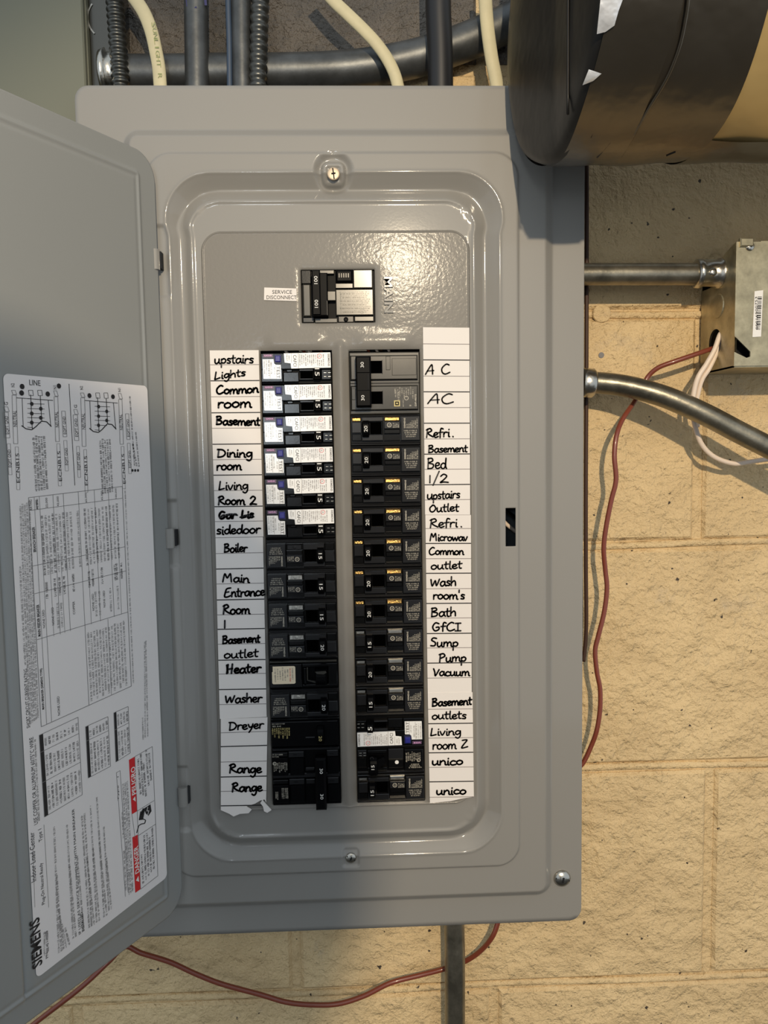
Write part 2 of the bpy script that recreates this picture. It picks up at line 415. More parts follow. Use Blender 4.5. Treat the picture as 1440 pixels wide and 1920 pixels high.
# mortar bead that stands a little proud in the painted joints
def bead(p0, p1):
    return tube([p0, p1], .0036, 'wall', n=8, sub=0)
g = G()
for i in range(1, 5):
    z = jz[i]; pts = [(-.9 + .05 * k, WY + .0036 + .0006 * math.sin(k * 1.7 + i), z + .0012 * math.sin(k * .9 + i * 2)) for k in range(38)]
    tube(pts, .0036, 'wall', n=8, g=g, sub=2)
o = link('mortar_joint', g.mesh('mortar_joint', True), wallo)
M['floor'] = mat('dark concrete floor', (70, 66, 60), rough=.8, var=.3, vscale=4)
g = G(); g.add([(-2.6, -3.2, -1.425), (2.6, -3.2, -1.425), (2.6, WY + .05, -1.425), (-2.6, WY + .05, -1.425), (-2.6, -3.2, -1.475), (2.6, -3.2, -1.475), (2.6, WY + .05, -1.475), (-2.6, WY + .05, -1.475)], [(0, 1, 2, 3), (7, 6, 5, 4), (0, 4, 5, 1), (1, 5, 6, 2), (2, 6, 7, 3), (3, 7, 4, 0)], 'floor')
link('floor', g.mesh('floor'))['kind'] = 'structure'
# plugged anchor and old screw hole
g = G(); cx_, cz_ = PX(1128, 588, WY); g.revolve((cx_, WY, cz_), (0, -1, 0), [(0, .0085), (.0012, .0078), (.0016, .006)], 'wall', 20)
link('filled_hole', g.mesh('filled_hole'), wallo)
g = G(); cx_, cz_ = PX(1127, 666, WY); g.revolve((cx_, WY - .0009, cz_), (0, 1, 0), [(0, .0026), (.003, .002)], 'greyink', 14)
link('screw_hole', g.mesh('screw_hole'), wallo)

# ================================================================== LOAD CENTER: box, trim, dead front, door
root = thing('load_center', 'grey steel electrical panel with its door swung open to the left', 'electrical panel', (-.0125, WY, -.41))
X0, X1, Z0, Z1 = -.2183, .1930, -.4197, .2936
# back box
g = G(); bx0, bx1, bz0, bz1 = -.1935, .1665, -.396, .270; t = .0016
for a in ((bx0, bx0 + t, bz0, bz1), (bx1 - t, bx1, bz0, bz1), (bx0, bx1, bz0, bz0 + t), (bx0, bx1, bz1 - t, bz1)):
    g.box(a[0], a[1], a[2], a[3], WY - .001, .0135, 'inner', 0)
g.box(bx0, bx1, bz0, bz1, WY - .001, WY - .003, 'inner', 0)
lab(link('enclosure_box', g.mesh('enclosure_box'), root), 'grey steel back box behind the cover')

def rr(x, z, x0, x1, z0, z1, r):
    qx = np.abs(x - (x0 + x1) / 2) - (x1 - x0) / 2 + r; qz = np.abs(z - (z0 + z1) / 2) - (z1 - z0) / 2 + r
    return np.minimum(np.maximum(qx, qz), 0) + np.hypot(np.maximum(qx, 0), np.maximum(qz, 0)) - r
def ss(a, b, x): t = np.clip((x - a) / (b - a), 0, 1); return t * t * (3 - 2 * t)
def sh(a, b, x):
    t = np.clip((x - a) / (b - a), 0, 1); return .85 * t + .15 * t * t * (3 - 2 * t)
def lines(lo, hi, bands, fine, coarse, extra=()):
    out = [lo]; x = lo
    while x < hi - 1e-6:
        st = fine if any(a <= x < b for a, b in bands) else coarse
        x = min(x + st, hi); out.append(x)
    out = np.array(out)
    for e in extra: out[np.argmin(np.abs(out - e))] = e
    return np.unique(out)
TLx, TRx = PX(314, 620)[0], PX(940, 700)[0]              # outer lip of the door channel
OLx = PX(311, 420)[0]; TTz = PX(500, 322)[1]; TBz = PX(700, 1606)[1]
ILx = PX(367, 620)[0]; IRx = PX(891, 620)[0]; ITz = PX(500, 374)[1]; IBz = PX(700, 1566)[1]
CRx = PX(974, 600)[0]; CTz = PX(500, 283)[1]; CBz = PX(700, 1636)[1]; CLx = OLx - (CRx - TRx)
DFx0, DFx1, DFz1, DFz0 = PX(376, 480)[0], PX(881.5, 480)[0], PX(600, 430.5)[1], PX(700, 1514)[1]
sl = (PX(949, 980)[0], PX(968, 980)[0], PX(958, 1025)[1], PX(958, 953)[1])
SCT = PX(625, 321); SCB = PX(658, 1612)
def trimh(x, z):
    y = np.full_like(x, .0125)
    sd = rr(x, z, -.178, .1625, -.3905, .2555, .010)
    y -= .0080 * (1 - sh(-.0038, .0038, sd))
    sd = rr(x, z, CLx, CRx, CBz, CTz, .020)
    y -= .0022 * (1 - ss(-.0012, .0009, sd))
    xs = x - np.where(x < 0, 1, -1) * .0022 * (1 - ss(.172, .184, z)) * ss(-.36, -.34, z)
    so = rr(xs, z, OLx - .0002, TRx + .0012, TBz, TTz, .036); si = rr(xs, z, ILx - .004, IRx + .0022, IBz, ITz, .026)
    ch = (1 - sh(-.0125, 0, so)) * sh(0, .0105, si)
    y += .0088 * ch
    y += .0010 * (1 - ss(-.001, .001, si))
    # a low bead along both lips
    y -= .0006 * np.exp(-((so - .0006) / .0012) ** 2) + .0009 * np.exp(-((si + .0008) / .0012) ** 2)
    # hinge pockets
    for a, b in ((420, 556), (938, 1064), (1440, 1562)):
        za, zb = PX(320, b)[1], PX(320, a)[1]
        sdh = rr(x, z, -.200, OLx + .0035, za, zb, .004); y += .0022 * (1 - ss(-.0025, .0015, sdh)) * (1 - ss(-.004, .0, -so - .0))
    # dimples round the cover screws
    d = np.hypot(x - SCT[0], z - SCT[1] - .001); y += .0042 * (1 - ss(.0105, .0170, d)) * (1 - .0 * d)
    q = rr(x, z, SCT[0] - .0085, SCT[0] + .0085, SCT[1] - .0085, SCT[1] + .0075, .004); y -= .0036 * (1 - ss(-.001, .0022, q)) - .0012 * (1 - ss(-.004, -.0022, q))
    q = rr(x, z, SCB[0] - .0075, SCB[0] + .0075, SCB[1] - .0085, SCB[1] + .0075, .003); y += .0020 * (1 - ss(-.0022, .0005, q)) * (1 - ss(-.05, -.04, -si) * 0)
    return y
def corner(x, z, x0, x1, z0, z1, r):
    cx = np.where(x > (x0 + x1) / 2, x1 - r, x0 + r); cz = np.where(z > (z0 + z1) / 2, z1 - r, z0 + r)
    dx, dz = x - cx, z - cz
    out = (np.abs(x - (x0 + x1) / 2) > (x1 - x0) / 2 - r) & (np.abs(z - (z0 + z1) / 2) > (z1 - z0) / 2 - r)
    h = np.hypot(dx, dz); k = np.where(out & (h > 1e-9), np.maximum(np.abs(dx), np.abs(dz)) / np.maximum(h, 1e-9), 1)
    return np.where(out, cx + dx * k, x), np.where(out, cz + dz * k, z)
def sheet(name, xl, zl, hf, holes, mt, outline, r, thick, fn=None):
    X, Z = np.meshgrid(xl, zl); X2, Z2 = corner(X, Z, *outline, r)
    Y = hf(X2, Z2); n, m = X.shape
    V = np.stack([X2, Y, Z2], -1).reshape(-1, 3)
    if fn: V = fn(V)
    i = np.arange(n - 1)[:, None] * m + np.arange(m - 1)[None]
    q = np.stack([i, i + 1, i + 1 + m, i + m], -1)
    cx, cz = (xl[1:] + xl[:-1]) / 2, (zl[1:] + zl[:-1]) / 2
    keep = np.ones((n - 1, m - 1), bool)
    for (a, b, c, d) in holes: keep &= ~((cx[None] > a) & (cx[None] < b) & (cz[:, None] > c) & (cz[:, None] < d))
    q = q[keep]
    used = np.zeros(len(V), bool); used[q.ravel()] = True; idx = np.cumsum(used) - 1; V = V[used]; q = idx[q]
    me = bpy.data.meshes.new(name); me.vertices.add(len(V)); me.vertices.foreach_set('co', V.ravel())
    me.loops.add(q.size); me.loops.foreach_set('vertex_index', q.ravel()); me.polygons.add(len(q))
    me.polygons.foreach_set('loop_start', np.arange(len(q)) * 4); me.polygons.foreach_set('loop_total', np.full(len(q), 4))
    me.update(calc_edges=True); me.validate(); me.polygons.foreach_set('use_smooth', np.ones(len(q), bool)); me.materials.append(M[mt])
    return me
def solid(o, th, off=-1):
    md = o.modifiers.new('thickness', 'SOLIDIFY'); md.thickness = th; md.offset = off; md.use_even_offset = False; return o
m_ = .006
hole = (DFx0 + m_, DFx1 - m_, DFz0 + m_, DFz1 - m_)
xl = lines(X0, X1, [(-.186, ILx + .004), (SCT[0] - .02, SCB[0] + .02), (IRx - .004, .168)], .00085, .003, (hole[0], hole[1], sl[0], sl[1]))
zl = lines(Z0, Z1, [(-.396, IBz + .004), (PX(320, 1570)[1], PX(320, 1430)[1]), (PX(320, 1070)[1], PX(320, 930)[1]), (.160, .262), (PX(320, 562)[1], PX(320, 412)[1])], .00085, .004, (hole[2], hole[3], sl[2], sl[3]))
trim = link('trim_cover', sheet('trim_cover', xl, zl, trimh, [hole, sl], 'paint', (X0, X1, Z0, Z1), .011, .0012), root)
lab(trim, 'grey enamelled cover frame with stamped door channel')
solid(trim, .0012)

# dead front plate with openings
MB = (PX(565, 560)[0], PX(703, 560)[0], PX(640, 604.5)[1], PX(640, 505)[1])
LC = (PX(488, 665)[0], PX(622, 665)[0], PX(577, 1509)[1], PX(555, 657)[1])
RC = (PX(654, 665)[0], PX(787, 665)[0], PX(735, 1504)[1], PX(720, 655)[1])
def plateh(x, z):
    y = np.full_like(x, .0008)
    sd = rr(x, z, DFx0, DFx1, DFz0, DFz1, .0165)
    y += .0024 * ss(-.0010, -.0002, sd) - .0005 * np.exp(-((sd + .0014) / .0007) ** 2)       # rolled edge
    mid = (LC[1] + RC[0]) / 2; below = 1 - ss(LC[3] + .002, LC[3] + .009, z)
    y -= .0016 * np.exp(-((x - mid) / .0035) ** 2) * below
    for h in (LC, RC):
        d = rr(x, z, h[0], h[1], h[2], h[3], .001); y += .0016 * np.exp(-np.maximum(d, 0) / .0022) * .8
        top = np.exp(-((z - h[3] - .006) / .006) ** 2) * (ss(h[0] + .002, h[0] + .012, x) - ss(h[1] - .012, h[1] - .002, x)) * (z > h[3] - .001)
        y -= .0009 * top
    d = rr(x, z, *MB, .001); y += .0009 * np.exp(-np.maximum(d, 0) / .0018)
    return y
ex = (MB[0], MB[1], LC[0], LC[1], RC[0], RC[1]); ez = (MB[2], MB[3], LC[2], LC[3], RC[2], RC[3])
xl = lines(DFx0, DFx1, [(-9, 9)], .0009, .0009, ex); zl = lines(DFz0, DFz1, [(.06, .19), (DFz0, DFz0 + .012)], .0009, .0035, ez)
xl = np.unique(np.concatenate([xl, np.linspace(DFx0, DFx0 + .003, 9), np.linspace(DFx1 - .003, DFx1, 9)])); zl = np.unique(np.concatenate([zl, np.linspace(DFz0, DFz0 + .003, 9), np.linspace(DFz1 - .003, DFz1, 9)]))
plate = link('dead_front', sheet('dead_front', xl, zl, plateh, [MB, LC, RC], 'peel', (DFx0, DFx1, DFz0, DFz1), .0165, .001), root)
lab(plate, 'pebbled grey inner plate with cut-outs for the breakers'); solid(plate, .0009)
# embossed word beside the main switch
c_ = PX(727.5, 553)
cu = bpy.data.curves.new('MAIN', 'FONT'); cu.body = 'MAIN'; cu.size = .0096; cu.align_x = 'CENTER'; cu.align_y = 'CENTER'; cu.extrude = .0003; cu.bevel_depth = .00035; cu.bevel_resolution = 2; cu.resolution_u = 3; cu.offset = .0001
ot = bpy.data.objects.new('t', cu); col.objects.link(ot)
me = bpy.data.meshes.new_from_object(ot.evaluated_get(bpy.context.evaluated_depsgraph_get())); bpy.data.objects.remove(ot); bpy.data.curves.remove(cu)
xs = [v.co.x for v in me.vertices]; kx = .0290 / (max(xs) - min(xs))
for v in me.vertices: x_, y_, z_ = v.co; v.co = (c_[0] + y_, -.0001 - z_, c_[1] - x_ * kx)
me.materials.clear(); me.materials.append(M['paint'])
for p in me.polygons: p.use_smooth = False; p.material_index = 0
me.name = 'embossed_word'
lab(link('embossed_word', me, root), 'raised word MAIN stamped in the plate')
# stamped dots under the breakers
g = G()
for px, py in ((655, 1528), (686, 1528), (713, 1527), (655, 1540), (684, 1540), (713, 1535)):
    x, z = PX(px, py); g.revolve((x, .0052, z), (0, -1, 0), [(0, .0013), (.0005, .0009), (.0007, .0003)], 'paint', 10)
link('stamped_dots', g.mesh('stamped_dots', True), root)['kind'] = 'stuff'

def screw(x, z, y, r, mt, parent, slot_rot=0., dome=.3, label=None):
    g = G(); g.revolve((x, y, z), (0, -1, 0), [(-.004, r * .5), (0, r * .5), (0, r), (r * .12, r), (r * (.12 + dome * .5), r * .82), (r * (.12 + dome * .9), r * .45), (r * (.12 + dome), r * .12)], mt, 28)
    yt = y - r * (.12 + dome) - .00012
    for rot, L, wd in ((slot_rot, r * .86, r * .10), (slot_rot + math.pi / 2, r * .34, r * .13)):
        c, s = math.cos(rot), math.sin(rot)
        q = []
        for a, b in ((-L, -wd), (L, -wd), (L, wd), (-L, wd)): q.append((x + a * c - b * s, yt + (abs(a) / r) ** 2 * r * dome * .72, z + a * s + b * c))
        q2 = [(x - wd * s * -1, yt, z - wd * c), (x + wd * s, yt, z + wd * c)]
        g.face([q[0], (x + wd * s, yt, z - wd * c), (x - wd * s, yt, z + wd * c), q[3]], 'hole')
        g.face([(x + wd * s, yt, z - wd * c), q[1], q[2], (x - wd * s, yt, z + wd * c)], 'hole')
    o = link('cover_screw', g.mesh('cover_screw', False), parent)
    for p in o.data.polygons: p.use_smooth = p.material_index == 0
    if label: lab(o, label)
    return o
screw(SCT[0], SCT[1] - .001, trimh(np.array([SCT[0]]), np.array([SCT[1]]))[0] - .0004, .0050, 'screwmetal', root, math.pi / 2 + .12, .10, 'screw in the dimple at the top centre')
screw(SCB[0], SCB[1] - .0005, trimh(np.array([SCB[0]]), np.array([SCB[1]]))[0], .0046, 'steel', root, -.5, .3, 'screw in the dimple at the bottom centre')
sx, sz = PX(1054.5, 1648, .011); screw(sx, sz, .0123, .0074, 'steel', root, -.22, .42, 'large round-headed screw in the lower right corner of the cover')
# wires glimpsed through the latch slot and over the breakers
g = tube([P(940, 950, .03), P(955, 962, .03), P(985, 985, .03)], .0016, 'black', g=G()); link('inner_wire', g.mesh('inner_wire', True), root)
g = tube([P(938, 970, .028), P(952, 985, .028), P(975, 1001, .03), P(990, 1004, .03)], .0017, 'whitewire', g=G()); link('inner_wire', g.mesh('inner_wire', True), root)
for k, (px, py, mt) in enumerate(((530, 662, 'whitewire'), (563, 661, 'redwire'), (573, 662, 'whitewire'), (596, 661, 'redwire'), (684, 659, 'redwire'), (700, 659, 'whitewire'), (708, 658, 'brass'), (722, 658, 'whitewire'))):
    x, z = PX(px, py, .006); g = tube([(x, .006, z + .005), (x + .003, .008, z + .001), (x + .004, .0200, z - .0)], .0012, mt, n=8); link('inner_wire', g.mesh('inner_wire', True), root)

# ---- door
DW, DZ0, DZ1 = .300, -.3830, .2325
def doorh(s, z):
    y = np.zeros_like(s)
    sd = rr(s, z, 0, DW, DZ0, DZ1, .020)
    y += .0016 * np.exp(-((sd + .0185) / .0017) ** 2) + .0012 * (1 - ss(-.024, -.0185, sd))
    y -= .0012 * np.exp(-((s - .1505) / .0009) ** 2) * ss(-.37, -.36, z)
    return y
xl = lines(0, DW, [(0, .028), (.146, .156), (DW - .03, DW)], .0008, .006); zl = lines(DZ0, DZ1, [(DZ0, DZ0 + .03), (DZ1 - .03, DZ1)], .0009, .006)
def todoor(V):
    s, o, z = V[:, 0], V[:, 1], V[:, 2]
    return np.stack([HX + s * DD[0] + o * DN[0], HY + s * DD[1] + o * DN[1], z], -1)
door = link('panel_door', sheet('panel_door', xl, zl, doorh, [], 'doorpaint', (0, DW, DZ0, DZ1), .020, .0012, todoor), root)
lab(door, 'open grey door with rounded corners'); solid(door, .0013, 1)
# latch on the free edge (out of frame)
for (px, py) in ((290, 487), (318, 1009), (343, 1493)):
    x, z = PX(px, py, -.004); hw = .0041
    g = G(); n_ = 14
    for i in range(n_):
        a0, a1 = math.pi * i / n_, math.pi * (i + 1) / n_
        pA = lambda a, zz: (x - math.cos(a) * hw, -.004 - math.sin(a) * .0036 + .0, zz)
        g.face([pA(a0, z - .0079), pA(a1, z - .0079), pA(a1, z + .0079), pA(a0, z + .0079)], 'paint')
    for zz, fl in ((z - .0079, 1), (z + .0079, 0)): g.face([(x - math.cos(math.pi * i / n_) * hw, -.004 - math.sin(math.pi * i / n_) * .0036, zz) for i in (range(n_ + 1) if fl else range(n_, -1, -1))], 'paint')
    g.box(x + hw * .7, x + hw + .0009, z - .0066, z + .0066, .004, -.0042, 'void', .0003)
    link('hinge_knuckle', g.mesh('hinge_knuckle', False), door)

# ---- printed sheet on the door
L = G(); OFF = .0011 + .0006
def lq(pts, mt, off=OFF + .00015): L.face([DP(x, y, off) for x, y in pts], mt)
def seg(a, b, wpx, mt='ink', off=OFF + .00018):
    dx, dy = b[0] - a[0], b[1] - a[1]; n_ = math.hypot(dx, dy) or 1; nx, ny = -dy / n_ * wpx / 2, dx / n_ * wpx / 2
    L.face([DP(a[0] + nx, a[1] + ny, off), DP(b[0] + nx, b[1] + ny, off), DP(b[0] - nx, b[1] - ny, off), DP(a[0] - nx, a[1] - ny, off)], mt)
def poly(pts, wpx, mt='ink', closed=False):
    pts = list(pts) + ([pts[0]] if closed else [])
    for a, b in zip(pts[:-1], pts[1:]): seg(a, b, wpx, mt)
def dfn(a, b, off=OFF + .0002):
    """reading frame from pixel a (start of line) to pixel b (end): returns fn and length; text runs up the door"""
    s0, z0 = dsz(*a); s1, z1 = dsz(*b); L_ = math.hypot(s1 - s0, z1 - z0); u = ((s1 - s0) / L_, (z1 - z0) / L_); n_ = (u[1], -u[0])
    cs, cz = (s0 + s1) / 2, (z0 + z1) / 2
    return (lambda p, q: dpt(cs + u[0] * p + n_[0] * q, cz + u[1] * p + n_[1] * q, off)), L_
def dtext(s, a, b, h, mt='ink', bold=False):
    fn, L_ = dfn(a, b); text(L, s, fn, L_, h, mt, bold)
rl = random.Random(11)
def dsmall(a, b, h=.0014, mt='greyink'):
    fn, L_ = dfn(a, b); small(L, fn, L_, h, mt, rl)
# paper with rounded corners
sA, sB, zA, zB = .0185, .1425, -.3475, .0530
r_ = .004; out = []
for (cs, cz, a0) in ((sB - r_, zB - r_, 0), (sA + r_, zB - r_, 90), (sA + r_, zA + r_, 180), (sB - r_, zA - .004, 270)):
    for k in range(7):
        a = math.radians(a0 + 15 * k); out.append((cs + r_ * math.cos(a), cz + r_ * math.sin(a)))
L.face([dpt(s, z, OFF) for s, z in out], 'dlabel')
dtext('SIEMENS', (67, 1812), (61, 1722), .0080, 'ink', True)
dtext('Indoor Load Center', (60, 1652), (56, 1560), .0038, 'ink')
dtext('Plug-On Neutral Ready', (79, 1694), (74, 1617), .0033, 'ink')
dtext('Type 1', (74, 1576), (72, 1553), .0036, 'ink')
seg((62, 1700), (58, 1580), .6, 'greyink'); seg((88, 1700), (79, 1545), .6, 'greyink')
dsmall((80, 1790), (80, 1745)); dtext('PN', (85, 1795), (84, 1785), .002); dsmall((86, 1783), (84, 1742), .002, 'ink')
dtext('USE COPPER OR ALUMINUM 60/75°C WIRE', (64, 1545), (55, 1382), .0032, 'ink')
dtext('SHORT CIRCUIT CURRENT RATING.', (50, 1364), (44, 1252), .0026, 'ink')
dsmall((44, 1246), (34, 1060), .0016, 'greyink')
dsmall((70, 1538), (62, 1384), .0014, 'greyink')
for k in range(1, 6): dsmall((50 + 3.6 * k, 1360 - 3 * k), (30 + 4.2 * k, 948 - 2 * k), .0014, 'greyink')
# ratings table
TL, TR, BR, BL = (50, 933), (226, 912), (243, 1286), (74, 1362)
def tb(u, v):   # u across (left->right), v down
    return (TL[0] * (1 - u) * (1 - v) + TR[0] * u * (1 - v) + BR[0] * u * v + BL[0] * (1 - u) * v, TL[1] * (1 - u) * (1 - v) + TR[1] * u * (1 - v) + BR[1] * u * v + BL[1] * (1 - u) * v)
poly([TL, TR, BR, BL], 1.0, 'greyink', True)
for a, b in (((52, 957), (226, 934)), ((58, 1061), (231, 1025)), ((61, 1113), (233, 1070)), ((66, 1199), (237, 1147))): seg(a, b, .9, 'greyink')
for u in (.06, .115, .26, .37, .53, .70, .85): seg(tb(u, 0), tb(u, .63 if u > .13 else 1), .7, 'greyink')
for u in (.19, .31, .60, .93): seg(tb(u, .27), tb(u, .63), .6, 'greyink')
seg(tb(.53, .63), tb(.53, 1), .8, 'greyink'); seg(tb(.78, .63), tb(.78, 1), .7, 'greyink')
dtext('MAIN BREAKER (SIEMENS TYPE)', tb(.035, .93), tb(.035, .75), .0022, 'ink', True)
dtext('MAIN FEEDER BREAKER', tb(.035, .61), tb(.035, .47), .0022, 'ink', True)
dtext('BRANCH BREAKER', tb(.035, .24), tb(.035, .13), .0022, 'ink', True)
dtext('RATING', tb(.02, .055), tb(.02, .01), .0018, 'ink'); dtext('AMPS', tb(.085, .055), tb(.085, .015), .0018, 'ink')
dtext('NONE USED', tb(.20, .985), tb(.20, .90), .0019)
for s_, u, v0, v1 in (('NONE USED', .09, .58, .50), ('NONE USED', .19, .58, .50), ('COPPER', .42, .56, .50), ('NONE USED', .63, .57, .49), ('NONE USED', .75, .57, .49), ('10,000', .09, .055, .01), ('22,000', .19, .055, .01), ('42,000', .31, .055, .01), ('65,000', .61, .055, .01), ('65,000', .78, .055, .01), ('100,000', .93, .055, .005)):
    dtext(s_, tb(u, v0), tb(u, v1), .0018)
for i in range(22):
    u = .13 + .84 * i / 22
    if abs(u - .46) < .02 or .52 < u < .56: continue
    dsmall(tb(u, .35), tb(u, .08), .0018, 'ink' if i % 3 == 0 else 'greyink')
for u in (.14, .23, .28, .33, .43, .60, .64, .74, .88, .90, .95): dsmall(tb(u, .455), tb(u, .37), .0019, 'ink')
for i in range(13): 
    u = .56 + .42 * i / 13; dsmall(tb(u, .985 - .02 * (i % 2)), tb(u, .66), .0018, 'greyink')
for u in (.245, .285, .66, .70, .82, .90): dsmall(tb(u, .60), tb(u, .48), .0018, 'greyink')
dsmall((247, 1280), (231, 915), .0014, 'greyink')
# wire tables with black header bars
def wt(a, b, c, d, wpx, rows_, cols):
    q = lambda u, v: (a[0] * (1 - u) * (1 - v) + b[0] * u * (1 - v) + c[0] * u * v + d[0] * (1 - u) * v, a[1] * (1 - u) * (1 - v) + b[1] * u * (1 - v) + c[1] * u * v + d[1] * (1 - u) * v)
    poly([a, b, c, d], .9, 'greyink', True); lq([q(0, 0), q(wpx, 0), q(wpx, 1), q(0, 1)], 'ink')
    for v in cols: seg(q(0, v), q(1, v), .8, 'greyink')
    for i in range(rows_):
        u = wpx + (1 - wpx) * (i + .5) / rows_; e = [0] + list(cols) + [1]
        for v0, v1 in zip(e[:-1], e[1:]): dsmall(q(u, v1 - .05), q(u, v0 + .06), .0018, 'ink' if i % 2 else 'greyink')
wt((70, 1378), (143, 1344), (151, 1489), (80, 1531), .10, 9, (.21, .58))
wt((157, 1362), (199, 1343), (204, 1436), (162, 1458), .13, 6, (.28,))
wt((210, 1336), (237, 1324), (241, 1411), (214, 1428), .18, 4, (.35,))
dsmall((265, 1386), (264, 1342), .0014); dsmall((269, 1382), (268, 1199), .0015); dsmall((274, 1380), (270, 1199), .0015)
# instructions
def para(x0, yb, yt, n_, dx=5.2, lean=9, mt='greyink', h=.0016, rag=12):
    for i in range(n_):
        x = x0 + dx * i; s_ = -.60 * dx * i
        dsmall((x + lean, yb + s_), (x, yt + s_ + (rl.random() * rag if i < n_ - 1 else (yb - yt) * .4)), h, mt)
para(98, 1785, 1545, 2, 5, 9); para(107, 1778, 1650, 1); para(112, 1775, 1700, 1); para(118, 1770, 1712, 1)
para(122, 1758, 1535, 2, 5, 12)
dtext('IF USED AS SERVICE EQUIPMENT WITH MAIN BREAKER', (147, 1750), (134, 1516), .0024, 'ink')
dtext('INSTALLED.', (153, 1745), (149, 1708), .0024, 'ink', True)
para(141, 1736, 1512, 1, 5, 12); para(150, 1738, 1520, 3, 4.6, 14); para(166, 1728, 1500, 2, 5, 12); para(178, 1718, 1490, 2, 5, 14); para(191, 1706, 1540, 2, 4.6, 10)
seg((215, 1448), (232, 1680), .7, 'greyink'); seg((222, 1444), (237, 1672), .7, 'greyink'); seg((215, 1448), (222, 1444), .7, 'greyink')
dtext('Type   1', (219, 1500), (218, 1455), .0015); dsmall((228, 1570), (226, 1520), .0015); dsmall((233, 1668), (229, 1590), .0015)
for i in range(3): dsmall((239 + 3.3 * i, 1676 - 3 * i), (227 + 4 * i, 1466 - 2 * i), .0017, 'greyink')
# danger boxes
lq([(238.5, 1424), (249.5, 1418), (254, 1520), (244, 1526)], 'red'); lq([(245, 1569), (255, 1564), (260.5, 1666), (250.5, 1673)], 'red')
poly([(249.5, 1418), (282.5, 1399), (293, 1641), (260.5, 1666)], .8, 'greyink', True)
seg((254, 1520), (286, 1500), .8, 'greyink'); seg((244, 1524), (250, 1570), .6, 'greyink'); seg((256, 1566), (289, 1544), .8, 'greyink')
dtext('PELIGRO', (248.5, 1489), (246, 1437), .0046, 'wprint', True); dtext('DANGER', (254.5, 1636), (251.5, 1586), .0046, 'wprint', True)
lq([(251, 1502), (245.5, 1498), (250, 1492)], 'wprint', OFF + .0003); lq([(257.5, 1652), (251.5, 1650), (256, 1641)], 'wprint', OFF + .0003)
for i, (y0, y1) in enumerate(((1488, 1420), (1492, 1414), (1496, 1430), (1478, 1408), (1470, 1416))): dsmall((260.5 + 5 * i, y0 - 2 * i), (255.5 + 5 * i, y1 - 2 * i), .0019, 'ink')
for i, (y0, y1) in enumerate(((1655, 1600), (1650, 1566), (1645, 1562), (1640, 1574), (1636, 1556))): dsmall((265.5 + 5 * i, y0 - 2 * i), (262 + 5 * i, y1 - 2 * i), .0019, 'ink')
# hand touched by a spark
poly([(253, 1561), (257, 1547), (262, 1544), (268, 1543), (270, 1537), (264, 1534)], 1.7)
lq([(267, 1515), (279, 1507), (281, 1520), (275, 1529), (270, 1524)], 'ink')
for i in range(4): seg((268 - 2.4 * i, 1516 + i * 1.5), (262 - 2.0 * i + 2, 1536 + i * .3), 1.9)
seg((266, 1515), (262, 1527), 3.0)
poly([(274, 1512), (272, 1520), (276, 1519), (273, 1530)], .9, 'dlabel')
# wiring diagrams
for ox, oy, cw in ((0, 0, 1.), (131, 5, .9)):
    q = lambda x, y: (ox + x * cw, oy + y)
    def bxx(x0, y0, x1, y1, wd=.8, mt='greyink', sk=5): poly([q(x0, y0), q(x1, y0 - 0), q(x1 + sk * .6, y1), q(x0 + sk * .6, y1)], wd, mt, True)
    bxx(3, 773, 12, 821); dtext('EQPT GND', q(11, 814), q(9, 780), .0028); bxx(4, 763, 11, 772); dtext('G', q(8, 760), q(8, 754), .0025)
    bxx(19, 741, 27, 832); dtext('NEUTRAL', q(25, 800), q(24, 770), .0028); dtext('N2', q(21, 726), q(20, 719), .0025); bxx(18, 732, 25, 740)
    bxx(10, 832, 16, 890, .6); dtext('EQPT GND', q(16, 876), q(14, 843), .0026); bxx(25, 838, 31, 918, .6); dtext('ECMB1'.replace('M', 'N') + '5', q(31, 905), q(29, 850), .0026)
    seg(q(27, 746), q(96, 751), 1.2); seg(q(38, 747), q(40, 800), 1.0); seg(q(87, 750), q(92, 800), 1.0)
    seg(q(54, 740), q(57, 804), 1.2); seg(q(72, 742), q(75, 790), 1.2)
    for k, yy in enumerate((757, 766, 775, 783, 792, 801)):
        seg(q(48, yy), q(80 - (22 if k == 5 else 0) - (6 if k == 4 else 0), yy + 1), .9)
        if k < 5: 
            c_ = dsz(*q(56 if k % 2 == 0 else 73, yy + .5)); L.face([dpt(c_[0] + .0014 * math.cos(t_ * .7), c_[1] + .0014 * math.sin(t_ * .7), OFF + .00025) for t_ in range(9)], 'ink')
    poly([q(37, 798), q(45, 804), (q(56, 806)), q(64, 800), q(74, 790), q(84, 791), q(93, 800)], 1.8)
    for (x, y) in ((37, 737), (86, 739)) + (((38, 725), (107, 724)) if ox == 0 else ()):
        c_ = dsz(*q(x, y)); L.face([dpt(c_[0] + .0018 * math.cos(t_ * .7), c_[1] + .0018 * math.sin(t_ * .7), OFF + .00025) for t_ in range(9)], 'ink')
    for x in (54, 71): bxx(x - 4, 732, x + 4, 742, .8, 'ink', 2)
    bxx(98, 744, 105, 828); dtext('NEUTRAL', q(104, 801), q(102, 772), .0028); bxx(97, 733, 103, 743); dtext('N1', q(100, 730), q(99, 723), .0025)
    bxx(112, 771, 119, 819); dtext('EQPT GND', q(119, 814), q(117, 781), .0026); bxx(116, 826, 122, 883, .6); dtext('EQPT GND', q(122, 872), q(121, 840), .0026)
    bxx(103, 832, 109, 911, .6); dtext('ECNB15', q(110, 902), q(107, 846), .0026)
    for i in range(5): dsmall(q(65 + 5 * i, 921 - i), q(59 + 5 * i, 816), .0017, 'ink')
fn, L_ = dfn((62, 726), (62, 710)); s_, z_ = dsz(62, 718)
